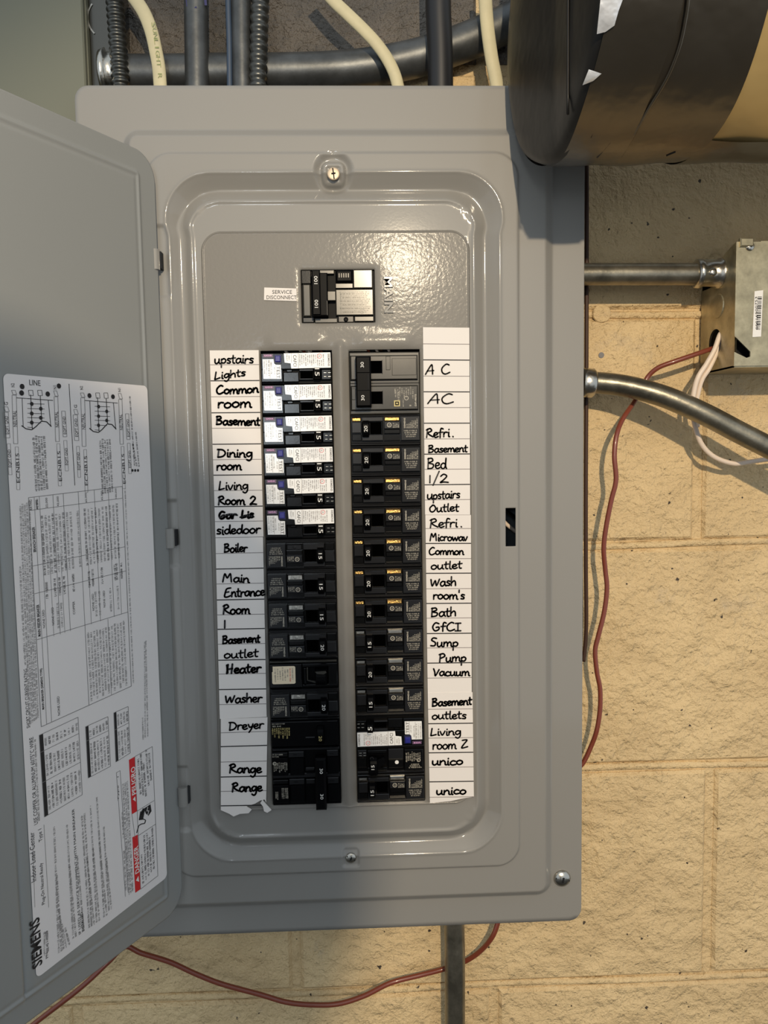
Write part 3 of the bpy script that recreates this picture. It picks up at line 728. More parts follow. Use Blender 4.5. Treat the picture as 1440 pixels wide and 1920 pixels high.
text(L, 'LINE', lambda a, b: dpt(s_ - a, z_ + b, OFF + .0002), .0085, .0036, 'ink')
seg((126, 720), (137, 910), 1.0)
for i in range(3):
    dsmall((249 + 4.2 * i, 873 + i), (240 + 5.5 * i, (742, 832, 808)[i]), .0014, 'ink'); c_ = dsz(245 + 5.2 * i, 882)
    L.face([dpt(c_[0] + .0011 * math.cos(t_ * .7), c_[1] + .0011 * math.sin(t_ * .7), OFF + .00025) for t_ in range(9)], 'ink')
lo = link('wiring_label', L.mesh('wiring_label'), door); lab(lo, 'white printed instruction sheet reading SIEMENS with red DANGER and PELIGRO boxes')

# ================================================================== BREAKERS
U = DC / F   # one photo pixel on the dead front plane, in metres
NROW = 15
zt, zb = PX(560, 661.5)[1], PX(577, 1509)[1]; PITCH = (zt - zb) / NROW
LCX, RCX = (LC[0] + LC[1]) / 2, (RC[0] + RC[1]) / 2
WPX = (LC[1] - LC[0]) / U; HPX = PITCH / U
_mc = {}
class B:
    """builds breaker parts in photo-pixel units: u right 0..WPX, v down from the top of the breaker"""
    def __init__(s, rows_=1): s.g = G(); s.h = HPX * rows_
    def X(s, u): return (u - WPX / 2) * U
    def Z(s, v): return (s.h / 2 - v) * U
    def bx(s, u0, u1, v0, v1, yb, yf, mt, b=.0004): s.g.box(s.X(u0), s.X(u1), s.Z(v1), s.Z(v0), yb, yf, mt, b); return s
    def q(s, u0, u1, v0, v1, y, mt): s.g.quad(s.X(u0), s.X(u1), s.Z(v1), s.Z(v0), y, mt); return s
    def pl(s, pts, y, mt): s.g.face([(s.X(u), y, s.Z(v)) for u, v in pts][::-1], mt); return s
    def slab(s, pts, y, mt, th=.0003):
        n = len(pts); f = [(s.X(u), y, s.Z(v)) for u, v in pts]; b = [(p[0], y + th, p[2]) for p in f]
        s.g.add(f + b, [tuple(range(n))[::-1]] + [((i + 1) % n, i, i + n, (i + 1) % n + n) for i in range(n)], mt); return s
    def tx(s, t, u, v, wpx, hpx, rot, y, mt, bold=False): text(s.g, t, planefn(s.X(u), s.Z(v), rot, y), wpx * U, hpx * U, mt, bold); return s
    def sm(s, u, v, lpx, hpx, rot, y, mt, seed=1): small(s.g, planefn(s.X(u), s.Z(v), rot, y), lpx * U, hpx * U, mt, random.Random(seed)); return s
    def out(s, name, smooth=False): return s.g.mesh(name, smooth)
HP = math.pi / 2
def handle(u0, u1, v0, v1, lean=0, y=-.0105, rows_=1):
    b = B(rows_); g = b.g; x0, x1, z0, z1 = b.X(u0), b.X(u1), b.Z(v1), b.Z(v0); w_ = (x1 - x0)
    # rocker with rounded top and bottom
    pr = []
    for k in range(9):
        t = k / 8; z = z0 + (z1 - z0) * t; yy = y + .0045 * (abs(2 * t - 1) ** 4); pr.append((z, yy))
    vs = []; 
    for z, yy in pr: vs += [(x0 - .0004, -.001, z), (x0 + w_ * .12, yy, z), (x1 - w_ * .12, yy, z), (x1 + .0004, -.001, z)]
    fs = []
    for k in range(8):
        for j in range(3): a = k * 4 + j; fs.append((a, a + 1, a + 5, a + 4))
    fs += [(0, 1, 2, 3)[::-1], (32, 33, 34, 35)]
    g.add(vs, fs, 'black2'); return b
def qpbody(bright):
    b = B(); h = b.h; W = WPX
    b.bx(.5, W - .5, .3, h - .3, .022, .0004, 'black', .0006)
    b.bx(1, W - 1, 1, 4, .004, -.0010, 'dgrey', .0006).bx(1, W - 1, h - 7, h - 4.2, .004, -.0006, 'dgrey', .0005).bx(1, W - 1, h - 3.6, h - .6, .004, -.0003, 'dgrey', .0005)
    b.bx(3, 20.5, 14, 34, .002, -.0034, 'dgrey').bx(3, 20.5, 36, h - 9, .002, -.0018, 'black')
    b.bx(21.5, 61, 5, 13, .002, -.0034, 'dgrey').bx(21.5, 61, 37.5, h - 9, .002, -.0034, 'dgrey').bx(21.5, 24, 12, 40, .002, -.0030, 'black').bx(58.5, 61, 12, 40, .002, -.0030, 'black')
    b.bx(63, 92.5, 13.5, 27, .002, -.0036, 'dgrey').bx(63, 92.5, 28, 36, .002, -.0024, 'black').bx(37, 58, 14, 36.5, .002, -.0006, 'pit', .0001)
    b.bx(94, 129, 4.5, h - 8.5, .002, -.0038, 'dgrey')
    b.bx(3, 20.5, 4.6, 5.2, .002, -.0026, 'black', .0001).bx(63, 92.5, h - 9.6, h - 9, .002, -.0022, 'black', .0001)
    return b
def qp_print(b, y=-.0040, mt='print', flip=0):
    b.tx('SIEMENS', 101, 17, 19, 3.0, HP, y, mt, True)
    for i in range(7): ln = 9 + i * 1.7; b.sm(105.5 + 3.1 * i, 26.5 - ln / 2, ln, 2.3, HP, y, mt, 3 + i)
    for i in range(4): b.sm(112.5, 31 + 3.6 * i, 26 - 2.6 * i, 2.3, 0, y, mt, 30 + i)
    b.g.ring(b.X(72.5), b.Z(20), 3.2 * U, 4.3 * U, -.0038, mt, 18); b.tx('UL', 72.5, 20, 4, 3.4, HP, -.0038, mt)
    for i in range(4): b.sm(80 + 3.2 * i, 20, 10.5, 2.2, HP, -.0038, mt, 60 + i)
    return b
def metal(u0, u1, v0, v1, mt, scr=True):
    b = B(); b.bx(u0, u1, v0, v1, .002, -.0008, mt, .0006)
    if scr:
        um, vm = (u0 + u1) / 2, (v0 + v1) / 2
        b.g.revolve((b.X(um), -.0006, b.Z(vm)), (0, -1, 0), [(0, 3.1 * U), (.0006, 3.0 * U), (.0009, 2 * U)], mt, 14)
    return b
def mk(key, fnc):
    if key not in _mc: _mc[key] = fnc()
    return _mc[key]
def amp(txt, u, v, y, wpx=11, hpx=6.4, rot=HP, mt='wprint', rows_=1):
    b = B(rows_); b.tx(txt, u, v, wpx, hpx, rot, y, mt); return b.out('rating_number')
GRP = 'circuit breakers in the panel'
def breaker_root(label, colx, row, rows_, rot, idn='circuit_breaker'):
    z = zt - PITCH * (row + rows_ / 2)
    r = thing(idn, label, 'circuit breaker', (colx, 0, z), GRP)
    if rot: r.rotation_euler = (0, math.pi, 0)
    return r
def pt(name, me, r, label=None):
    o = link(name, me, r, False)
    if label: lab(o, label)
    return o
def qp(label, colx, row, num, rot, metals='brass', cm=None):
    r = breaker_root(label, colx, row, 1, rot)
    pt('body', mk('qpbody', lambda: qpbody(0).out('body')), r)
    pt('handle', mk('qphandle', lambda: handle(22.5, 35, 11.5, 42).out('handle')), r)
    pt('rating_number', mk('n' + num, lambda: amp(num, 28.5, 27, -.01065)), r)
    pt('print', mk('qpprint', lambda: qp_print(B()).out('print')), r)
    if not rot:
        pt('terminal_plate', mk('tp1' + metals, lambda: metal(3.5, 20, 5.2, 12.5, metals, False).out('terminal_plate', False)), r, 'metal recess at the handle end')
        pt('terminal_plate', mk('tp2' + metals, lambda: metal(63.5, 92, 5.2, 12.5, metals, False).out('terminal_plate', False)), r, 'metal recess in the middle')
    else:
        pt('terminal_plate', mk('tp3' + metals, lambda: metal(3.5, 20, 37, 47.5, metals).out('terminal_plate', False)), r, 'steel recess with screw at the handle end')
        pt('terminal_plate', mk('tp4' + metals, lambda: metal(63.5, 92, 37, 47.5, metals).out('terminal_plate', False)), r, 'recess with screw in the middle')
    return r
def cafci_body():
    b = B(); h = b.h; W = WPX
    b.bx(.5, W - .5, .3, h - .3, .022, .0004, 'black2', .0006)
    b.bx(2, W - 2, 1.5, 30.5, .002, -.0036, 'black', .0005).bx(2, 41, 30, h - 4, .002, -.0036, 'black', .0005)
    b.bx(42, 70, 36, h - 4, .002, -.0034, 'black').bx(48, 58, 31, 35.5, .002, -.0026, 'black')
    b.bx(71, 97, 47.5, 50, .002, -.0034, 'dgrey').bx(71, 97, 30.5, 34, .002, -.003, 'dgrey').bx(112, W - 2, 31.5, 50, .002, -.003, 'black')
    for u in (116, 124):
        b.bx(u, u + 5, 37, 38, .002, -.0033, 'steel', .0001).bx(u, u + 5, 44, 45, .002, -.0033, 'steel', .0001)
    return b
def cafci(label, colx, row, rot, tagtext='eon'):
    r = breaker_root(label, colx, row, 1, rot)
    pt('body', mk('cafb', lambda: cafci_body().out('body')), r)
    def l1():
        b = B(); y = -.0040
        b.slab([(44, 1.8), (129, 1), (129.5, 28.5), (57, 29.5), (56, 20), (45, 18.5)], y, 'white')
        y -= .0002
        b.tx('CAFCI', 64, 15.5, 21, 6, -HP, y, 'ink'); b.tx('ARC', 53.5, 10, 9, 2.6, -HP, y, 'greyink'); b.tx('FAULT', 49.5, 10, 12, 2.6, -HP, y, 'greyink')
        b.tx('SIEMENS', 126, 14.5, 23, 3.8, -HP, y, 'greyink', True)
        b.g.ring(b.X(109), b.Z(7.5), 3.6 * U, 4.3 * U, y, 'red', 20); b.tx('UL', 109, 7.5, 4, 3.5, -HP, y, 'greyink')
        for i in range(13):
            if i in (10, 11): b.sm(73 + 3.6 * i, 21, 12, 2.0, -HP, y, 'line', 5 + i)
            else: b.sm(73 + 3.6 * i, 15 - (i % 3), 22 - 3 * (i % 3), 2.0, -HP, y, 'line', 5 + i)
        b.q(70, 70.6, 2, 29, y, 'line').q(57.5, 57.9, 2, 19, y, 'line')
        return b.out('rating_sticker')
    def l2():
        b = B(); y = -.0040
        b.slab([(5, 12), (25, 12), (26, 20), (29, 22.3), (38, 22.8), (38.2, 48), (5.6, 47.5)], y, 'white'); y -= .0002
        b.tx('TEST', 33.2, 36, 22, 5.6, -HP, y, 'ink')
        b.tx('AF-233', 26.5, 33, 14, 2.2, -HP, y, 'greyink'); b.tx('080117178', 20.5, 28, 22, 2.8, -HP, y, 'greyink')
        for i in range(3): b.sm(8 + 4 * i, 29, 30, 2.4, -HP, y, 'greyink', 50 + i)
        b.q(17.8, 18.2, 13, 47, y, 'line').q(29.3, 29.7, 23, 47.5, y, 'line')
        return b.out('test_sticker')
    pt('rating_sticker', mk('cl1', l1), r, 'white sticker reading CAFCI'); pt('test_sticker', mk('cl2', l2), r, 'white sticker reading TEST')
    def bt():
        b = B(); b.bx(26, 39.5, 4, 20, -.003, -.0040, 'dblue', .0003).bx(28, 38, 6, 17.5, -.004, -.0058, 'blue', .0006); return b.out('test_button')
    pt('test_button', mk('cbt', bt), r, 'square blue button')
    def tg():
        b = B(); b.q(6, 24, 2.6, 9, -.0038, 'purple'); b.tx(tagtext, 15, 5.4, 13, 2.7, math.pi, -.0040, 'pink'); return b.out('maker_tag')
    pt('maker_tag', mk('ctg' + tagtext, tg), r, 'small purple tag with pink lettering')
    pt('handle', mk('ch', lambda: handle(98, 111, 29, 50).bx(73, 96, 35, 47, .001, -.0006, 'pit', .0001).out('handle')), r)
    pt('rating_number', mk('c15', lambda: amp('15', 104.8, 38, -.01068, 14, 8, -HP)), r)
    return r
ordinal = lambda s: s
cl = ['topmost of the left column, beside Upstairs Lights', 'second down the left column, beside Common room', 'third down the left column, beside Basement', 'fourth down the left column, beside Dining room', 'fifth down the left column, beside Living Room', 'sixth down the left column, beside sidedoor']
for i in range(6):
    cafci('black breaker with white CAFCI sticker, ' + cl[i], LCX, i, False, 'eon' if i < 2 else 'Aon'.replace('A', 'e') if i < 2 else 'uoy'[::-1].replace('you', 'von'))
ql = {6: ('15', 'beside the handwritten Boiler', 'dgrey'), 7: ('15', 'beside Main Entrance', 'steel'), 8: ('15', 'beside the handwritten Room 1', 'steel'), 9: ('20', 'beside Basement outlet', 'steel'), 11: ('20', 'beside the handwritten Washer', 'steel')}
for k, (n_, t_, mm) in ql.items(): qp('black %s amp breaker in left column, %s' % (n_, t_), LCX, k, n_, True, mm)
qr = {2: ('20', 'beside the upper Refri. Basement note'), 3: ('20', 'beside Bed 1/2'), 4: ('20', 'beside Upstairs Outlet'), 5: ('20', 'beside Refri. Microwave'), 6: ('20', 'beside Common outlet'), 7: ('20', "beside Wash room's"), 8: ('20', 'beside Bath GFCI'), 9: ('15', 'beside Sump Pump'), 10: ('20', 'beside Vacuum'), 11: ('15', 'beside Basement outlets'), 14: ('15', 'at the bottom, beside the last unico')}
for k, (n_, t_) in qr.items(): qp('black %s amp breaker in right column, %s' % (n_, t_), RCX, k, n_, False, 'brass' if k < 9 else 'steel')
cafci('breaker with blue button set upside down in the right column, beside Living room 2', RCX, 12, True, 'eon')
# two-pole with a tied handle, upper right
def sq_body():
    b = B(2); h = b.h; W = WPX
    b.bx(.5, W - .5, .3, h - .3, .022, .0002, 'grey2', .0008)
    for v0 in (6.5, 62): b.bx(1.6, W - 4.2, v0, v0 + 46, .002, -.0008, 'black2', .0002).bx(3, W - 5.5, v0 + 1.2, v0 + 44.8, -.0005, -.0030, 'grey2', .0006)
    b.bx(1, W - 1, h / 2 - .5, h / 2 + .5, .001, -.0003, 'black2', .0001)
    for v0 in (17, 73): b.bx(40, 60.5, v0, v0 + 23, -.002, -.0033, 'pit', .0001).bx(60.5, 61.5, v0 - 1, v0 + 24, -.002, -.0037, 'dgrey', .0002)
    b.bx(68, 76, 9, 34, -.002, -.0034, 'grey2', .0003).bx(79, 124, 13, 44, -.002, -.0033, 'grey2', .0003).bx(4, 11, 67, 88, -.002, -.0035, 'grey2', .0003)
    return b
def sq_print():
    b = B(2); y = -.0033; mt = 'print'
    b.q(82, 93, 90, 101, y, 'yprint').q(84, 91, 92, 99, y - .0001, 'black2').q(86, 89, 94, 97, y - .0002, 'yprint')
    b.tx('HOM', 84.5, 73, 8, 3, HP, y, mt, True); b.tx('10 kA', 90.5, 81, 15, 3.4, HP, y, mt); b.tx('DP-4075', 122, 90, 22, 3.2, HP, y, mt, True)
    for i in range(9): b.sm(85 + 4 * i, 78 - 2 * (i % 4), 12 + 3 * (i % 3), 2.3, HP, y, mt, 80 + i)
    b.g.ring(b.X(105), b.Z(86), 3 * U, 4 * U, y, mt, 16); b.sm(99, 94, 16, 1.8, HP, y, mt, 99); b.sm(112, 98, 6, 5, HP, y, mt, 97)
    return b
r = breaker_root('grey-faced two-pole breaker with tall black tied handle, top of the right column', RCX, 0, 2, False)
pt('body', sq_body().out('body'), r); pt('print', sq_print().out('print'), r)
b = B(2); b.bx(12, 40, 11, 102, -.002, -.0125, 'black2', .0012).bx(13.5, 38, 12.5, 41, -.012, -.0131, 'black2', .0005).bx(13.5, 38, 72, 100.5, -.012, -.0131, 'black2', .0005).bx(33.5, 35, 42, 71, -.012, -.0129, 'dgrey', .0003)
pt('handle', b.out('handle'), r, 'tied double handle')
for v in (26.5, 86): pt('rating_number', amp('30', 24, v, -.0133, 10, 6, HP, 'wprint', 2), r)
# breaker with a cream sticker beside Heater
r = breaker_root('black breaker with a cream sticker in the left column, beside Heater', LCX, 10, 1, False)
b = B(); h = b.h; W = WPX
b.bx(.5, W - .5, .3, h - .3, .022, .0004, 'black2', .0006).bx(1.5, W - 3, 2.5, 6.5, .002, -.0016, 'grey2', .0006).bx(2, 62, 8, h - 5, .002, -.0036, 'black')
b.bx(63, W - 2, 8, 14, .002, -.003, 'black').bx(63, W - 2, 48, h - 5, .002, -.003, 'black').bx(66, 70, 16, 46, .002, -.0036, 'black').bx(71.5, 74, 15, 40, .002, -.0042, 'grey2', .0004)
b.bx(112, W - 2, 12, 49, .002, -.003, 'black')
pt('body', b.out('body'), r); pt('handle', handle(87, 110, 17, 46, y=-.012).out('handle'), r)
b = B(); b.pl([(88, 17.5), (108, 16.5), (110, 20), (104, 23), (92, 22)], -.0123, 'grey2').pl([(72, 38), (90, 41), (92, 46), (74, 40)], -.0044, 'grey2'); pt('lit_edge', b.out('lit_edge'), r, 'handle edge with its lit tone painted in')  # lit tone of the top bevel put into the colour, plus a pale recess edge
b = B(); b.slab([(7.5, 11), (48, 11), (50, 13), (50, 43), (48, 45), (8, 45), (6, 43), (6, 22), (7.5, 21)], -.0040, 'cream')
for i in range(8): b.sm(12 + 4.7 * i, 28 - 2 * (i % 2), 26 - 4 * (i % 3), 2.6, -HP, -.0042, 'greyink' if i != 6 else 'red', 200 + i)
pt('paper_sticker', b.out('paper_sticker'), r, 'cream sticker with small brown print')
# plain black breaker beside Dreyer
r = breaker_root('plain black 20 amp breaker with yellow print in left column, beside Dreyer', LCX, 12, 1, False)
b = B(); b.bx(.5, W - .5, .3, h - .3, .022, .0004, 'black2', .0006).bx(1.5, W - 3, 4, h - 4, .002, -.0030, 'black2', .0006).bx(1.5, W - 4, 5, 6, .002, -.0034, 'dgrey', .0002).bx(1, W - 1, .6, 3, .002, -.001, 'dgrey', .0005)
b.bx(66, 84, 35, 38, -.002, -.0036, 'dgrey', .0004)
pt('body', b.out('body'), r); pt('handle', handle(88, 102, 13, 48, y=-.0095).out('handle'), r); pt('rating_number', amp('20', 95, 33.5, -.0097, 10, 6, -HP, 'yprint'), r)
b = B()
for i in range(9): b.sm(4 + 3.9 * i, 17 + (11 + (i * 7) % 13) / 2, 13 + (i * 7) % 13, 2.6, -HP, -.0033, 'yprint', 300 + i)
b.sm(16, 8, 26, 2, 0, -.0033, 'print', 320).sm(13, 12.5, 18, 3, 0, -.0033, 'print', 321)
pt('print', b.out('print'), r)
# two-pole beside Range
r = breaker_root('black two-pole breaker with a tied handle, bottom of the left column beside Range', LCX, 13, 2, False)
b = B(2); h2 = b.h
b.bx(.5, W - .5, .3, h2 - .3, .022, .0004, 'black2', .0006).bx(1.5, W - 1.5, 1, 6, .002, -.001, 'dgrey', .0006).bx(1.5, W - 1.5, 51, 60, .002, -.001, 'dgrey', .0006)
for v0 in (8, 62):
    b.bx(2, 31, v0, v0 + 8, .002, -.0026, 'black').bx(2, 31, v0 + 10, v0 + 45, .002, -.0030, 'black2').bx(33, 62, v0 - 2, v0 + 9, .002, -.0034, 'dgrey').bx(35, 62, v0 + 11, v0 + 45, .002, -.0028, 'black2')
    b.bx(65, 82, v0 + (-1 if v0 > 20 else 30), v0 + (8 if v0 > 20 else 36), .002, -.0034, 'dgrey').bx(106, W - 4, v0 - 3, v0 + 9, .002, -.0034, 'dgrey').bx(106, W - 3, v0 + 11, v0 + 44, .002, -.0026, 'black2')
    for uu in (42, 112): b.bx(uu, uu + 7, v0 + 3, v0 + 4, -.003, -.0036, 'black2', .0001)
pt('body', b.out('body'), r)
b = B(2); b.bx(84, 104, 14, h2 + 1, -.002, -.0110, 'black2', .0016); pt('handle', b.out('handle'), r, 'tied double handle')
for v in (42, 92): pt('rating_number', amp('30', 95.5, v - 4, -.0113, 10.5, 6, -HP, 'wprint', 2), r)
b = B(2)
for i in range(8): b.sm(5 + 3.4 * i, 36 - (i % 3), 20 - 3 * (i % 3), 2.4, -HP, -.0033, 'print', 400 + i)
b.g.ring(b.X(6), b.Z(28), 2.4 * U, 3.6 * U, -.0034, 'print', 16); b.sm(12, 11, 20, 2.4, 0, -.0029, 'print', 410).sm(9, 15, 14, 2.4, 0, -.0029, 'print', 411)
for i in range(6): b.sm((7, 10, 19, 22, 26, 29)[i], 92 - (4 if i > 1 else 0), 16 if i < 2 else 22, 2.4, -HP, -.0033, 'print', 420 + i)
pt('print', b.out('print'), r)
# breaker with a white dot, right column
r = breaker_root('black 15 amp breaker with a round white dot, right column, beside upper unico', RCX, 13, 1, False)
b = B(); b.bx(.5, W - .5, .3, h - .3, .022, .0004, 'black2', .0006).bx(1, W - 1, 1, 5, .002, -.001, 'dgrey', .0006).bx(1, W - 1, h - 6, h - 1, .002, -.0008, 'dgrey', .0006)
b.bx(2, 19, 7, 20, .002, -.0034, 'dgrey').bx(2, 19, 21.5, 42, .002, -.0026, 'black').bx(21, 58, 8, 14, .002, -.0034, 'black').bx(21, 58, 42, 48, .002, -.0034, 'black').bx(61, 90, 6, 26, .002, -.0036, 'dgrey').bx(61, 90, 27, 44, .002, -.0030, 'black').bx(92, 128, 8, h - 8, .002, -.0036, 'black')
for u in (5, 13): b.bx(u, u + 5, 12, 12.8, -.003, -.0036, 'steel', .0001).bx(u, u + 5, 17, 17.8, -.003, -.0036, 'steel', .0001)
pt('body', b.out('body'), r)
b = handle(24, 40, 20, h - 2, y=-.010); b.slab([(36, 26), (52, 19), (55, 24), (50, 36), (38, 44)], -.006, 'black2', .004); b.g.ring(b.X(29), b.Z(21), 2 * U, 4 * U, -.0068, 'dgrey', 14); pt('handle', b.out('handle'), r)
pt('rating_number', amp('15', 30.5, 35, -.0102, 9, 6), r)
b = B()
b.g.disc(b.X(77), b.Z(32.5), 3.7 * U, -.0033, 'wprint', 18); 
for i in range(8): b.sm(95.5 + 3.7 * i, 22 - (i % 2), 20 - 3 * (i % 3), 2.5, HP, -.0040, 'print', 500 + i)
for i in range(3): b.sm(113, 37 + 3.2 * i, 18 + 4 * i, 2.4, 0, -.0040, 'print', 520 + i)
b.g.ring(b.X(119), b.Z(29), 2.6 * U, 3.6 * U, -.0041, 'print', 16)
pt('print', b.out('print'), r)

# main switch
mcx, mcz = (MB[0] + MB[1]) / 2, (MB[2] + MB[3]) / 2
r = thing('main_breaker', 'black two-pole 100 amp main switch in the square opening above the breaker columns', 'main breaker', (mcx, 0, mcz))
def mX(px): return (px - 634.5) * U
def mZ(py): return (555 - py) * U
g = G()
def mb(x0, x1, y0, y1, yb, yf, mt, b_=.0004): g.box(mX(x0), mX(x1), mZ(y1), mZ(y0), yb, yf, mt, b_)
mb(567, 702, 507, 603, .024, .004, 'black2'); mb(568, 585, 508, 532, .005, .001, 'black'); mb(570, 584, 533, 591, .005, .0005, 'grey2', .0008); mb(569, 589, 593, 602, .005, .001, 'dgrey')
mb(590, 628, 508, 515, .005, .0004, 'grey2'); mb(591, 632, 595, 603, .005, .0004, 'grey2'); mb(630, 662, 532, 541, .005, .0004, 'grey2'); mb(634, 662, 591, 602, .005, .0015, 'dgrey'); mb(664, 699, 592, 601, .005, .0004, 'grey2')
mb(663, 698, 508, 541, .005, .0000, 'grey2', .0006); mb(631, 662, 509, 531, .005, -.0015, 'black2', .0014)
mb(630, 699, 543, 590, .005, .0000, 'grey2', .0006); mb(610, 630, 547, 564, .005, -.0020, 'grey2', .0004)
pt('body', g.mesh('body'), r)
g = G(); mb(588, 603, 513, 593, .003, -.0100, 'black2', .0008); mb(601, 616, 516, 593, .003, -.0060, 'black2', .0008); mb(600.5, 601.8, 514, 592, -.009, -.0096, 'grey2', .0001)
mb(614, 615, 566, 592, -.005, -.0064, 'grey2', .0001)
pt('handle', g.mesh('handle'), r, 'wide double handle')
for py in (531, 573):
    g = G(); text(g, '100', planefn(mX(595.3), mZ(py), HP, -.0103), 14 * U, 6.4 * U, 'wprint'); pt('rating_number', g.mesh('rating_number'), r)
g = G()
for i in range(12): small(g, planefn(mX(665), mZ(548 + 3.3 * i), 0, -.0003), (60 - (i % 4) * 5) * U, 2.0 * U, 'black' if i % 2 else 'print', random.Random(600 + i))
g.ring(mX(678), mZ(582), 3.5 * U, 4.6 * U, -.0004, 'print', 18); text(g, 'UL', planefn(mX(678), mZ(582), 0, -.0004), 4 * U, 3.5 * U, 'print')
small(g, planefn(mX(639), mZ(566), HP, -.0003), 40 * U, 2.6 * U, 'print', random.Random(3)); pt('print', g.mesh('print'), r)
g = G(); g.revolve((mX(648), .0016, mZ(597)), (0, -1, 0), [(0, 4.4 * U), (.0012, 4.2 * U), (.0014, 2.5 * U), (.0004, 2.3 * U)], 'black2', 16)
for i in range(5): g.box(mX(636 + 4.2 * i), mX(638.4 + 4.2 * i), mZ(523), mZ(515), -.001, -.0019, 'dgrey', .0001)
pt('trip_button', g.mesh('trip_button'), r, 'ribbed trip button and screw well')

# ================================================================== PAPER LABELS
def strip(label, left, right, lines_, thick, words, torn=None, y=-.0006, scrib=None):
    """left/right: pixel corner pairs (top,bottom) of the paper's edges"""
    (lx0, ly0), (lx1, ly1) = left; (rx0, ry0), (rx1, ry1) = right
    g = G(); outl = [(lx0, ly0), (rx0, ry0), (rx1, ry1)] + (torn or []) + [(lx1, ly1)]
    f = [P(px, py, y) for px, py in outl]; n_ = len(f)
    g.add(f + [(p[0], y + .0007, p[2]) for p in f], [tuple(range(n_))] + [(i, (i + 1) % n_, (i + 1) % n_ + n_, i + n_) for i in range(n_)], 'paper')
    for i, yy in enumerate(lines_):
        tl = (yy - ly0) / (ly1 - ly0); xl_ = lx0 + (lx1 - lx0) * tl; xr_ = rx0 + (rx1 - rx0) * tl; dy = (ry0 - ly0) * (1 - tl) + (ry1 - ly1) * tl * 0 - 1.2 * tl
        th = .95 if i in thick else .5; mt = 'ink' if i in thick else 'line'
        g.face([P(xl_, yy + th, y - .0002), P(xr_, yy + th + dy, y - .0002), P(xr_, yy - th + dy, y - .0002), P(xl_, yy - th, y - .0002)], mt)
    r = tag(link('paper_label', g.mesh('paper_label')), label, 'label', 'handwritten circuit labels')
    for wd in words:
        wg = handwrite(*wd[:5], slope=wd[5] if len(wd) > 5 else 0, y=y - .0004, pen=1.0 * (wd[6] if len(wd) > 6 else 1.5))
        link('handwriting', wg.mesh('handwriting'), r)
    for s_ in (scrib or []):
        wg = G(); inkstroke(wg, s_, 1.5, 0, 'marker', lambda a, b_: P(a, b_, y - .0005)); link('handwriting', wg.mesh('handwriting'), r)
    return r
strip('handwritten paper strip at top left, reading Upstairs Lights to sidedoor', ((393, 657), (404, 1008)), ((485, 656.5), (494, 1006)),
      [684, 714, 744, 774, 803, 833, 862, 891, 920, 950, 978], {1, 3, 5, 7, 9},
      [('upstairs', 402, 476, 682, 9.0, .02), ('Lights', 402, 461, 712, 7.5, .14), ('Common', 405, 485, 739, 8.5, .04, 1.8), ('room', 408, 472, 765, 10, .03, 1.8), ('Basement', 405, 488, 796, 8.5, -.02, 1.8),
       ('Dining', 407, 474, 857, 8.5, .0, 1.7), ('room', 406, 453, 882, 9, .03, 1.7), ('Living', 410, 466, 918, 8.5, .02), ('Room 2', 409, 482, 946, 8.8, 0, 1.7), ('Gar Lis', 410, 476, 973, 7.5, .04, 2.1), ('sidedoor', 406, 489, 1002, 9, .04, 1.6)],
      scrib=[[(412, 970), (430, 964), (445, 966)], [(450, 970), (462, 966), (476, 969)]])
strip('handwritten paper strip at middle left, reading Boiler to Washer', ((404, 1009), (412, 1348)), ((493, 1007), (500, 1344)),
      [1038, 1067, 1095, 1125, 1153, 1180, 1208, 1238, 1264, 1293, 1321], {1, 3, 5, 7, 9},
      [('Boiler', 420, 464, 1036, 8.5, .04, 1.6), ('Main', 417, 468, 1091, 8.5, -.02, 1.6), ('Entrance', 420, 497, 1120, 9, .05, 1.6), ('Room', 418, 469, 1152, 9.5, .02, 1.7), ('1', 418, 425, 1177, 9, 0, 1.7),
       ('Basement', 417, 488, 1207, 8, .05, 1.7), ('outlet', 420, 485, 1235, 8.5, .06, 1.5), ('Heater', 424, 490, 1263, 9, .05, 1.9), ('Washer', 422, 492, 1318, 9, .02, 1.6)])
strip('handwritten paper strip at lower left with torn foot, reading Dreyer and Range', ((414, 1348), (414, 1519)), ((501.5, 1345), (499, 1505)),
      [1374, 1400, 1429, 1457, 1484, 1511], {1, 3, 5}, [('Dreyer', 429, 495, 1369, 8.5, .06), ('Range', 430, 491, 1450, 9, .02, 1.7), ('Range', 435, 492, 1485, 9, .04, 1.7)],
      torn=[(496, 1499), (488, 1501), (478, 1507), (462, 1512), (472, 1518), (466, 1525), (450, 1526), (438, 1531), (430, 1526)], y=-.0008)
g = G(); f = [P(px, py, -.0012) for px, py in ((492, 1500), (499, 1508), (509, 1519), (501, 1524), (495, 1521), (493, 1512), (488, 1506))]
n_ = len(f); g.add(f + [(p[0], -.0002, p[2]) for p in f], [tuple(range(n_))] + [(i, (i + 1) % n_, (i + 1) % n_ + n_, i + n_) for i in range(n_)], 'paper')
tag(link('paper_scrap', g.mesh('paper_scrap')), 'small torn scrap of white paper at the foot of the left strip', 'label')
strip('handwritten paper strip at top right, reading AC to Outlet', ((793, 613.5), (797, 965)), ((880, 614.5), (881.5, 965)),
      [644.6, 674.6, 705, 734.5, 764, 793.5, 823, 851.5, 880, 909, 937.5], {1, 3, 5, 7, 9},
      [('A C', 797, 845, 702, 10, 0, 1.4), ('AC', 801, 852, 757, 10, 0, 1.4), ('Refri.', 799, 852, 820, 9, .02), ('Basement', 803, 877, 849, 7.5, .03, 1.4), ('Bed', 801, 838, 879, 11, 0, 1.4), ('1/2', 802, 842, 905, 9, 0, 1.4), ('Upstairs', 801, 863, 936, 8.5, .04, 1.4), ('Outlet', 805, 861, 960, 8, .03, 1.4)])
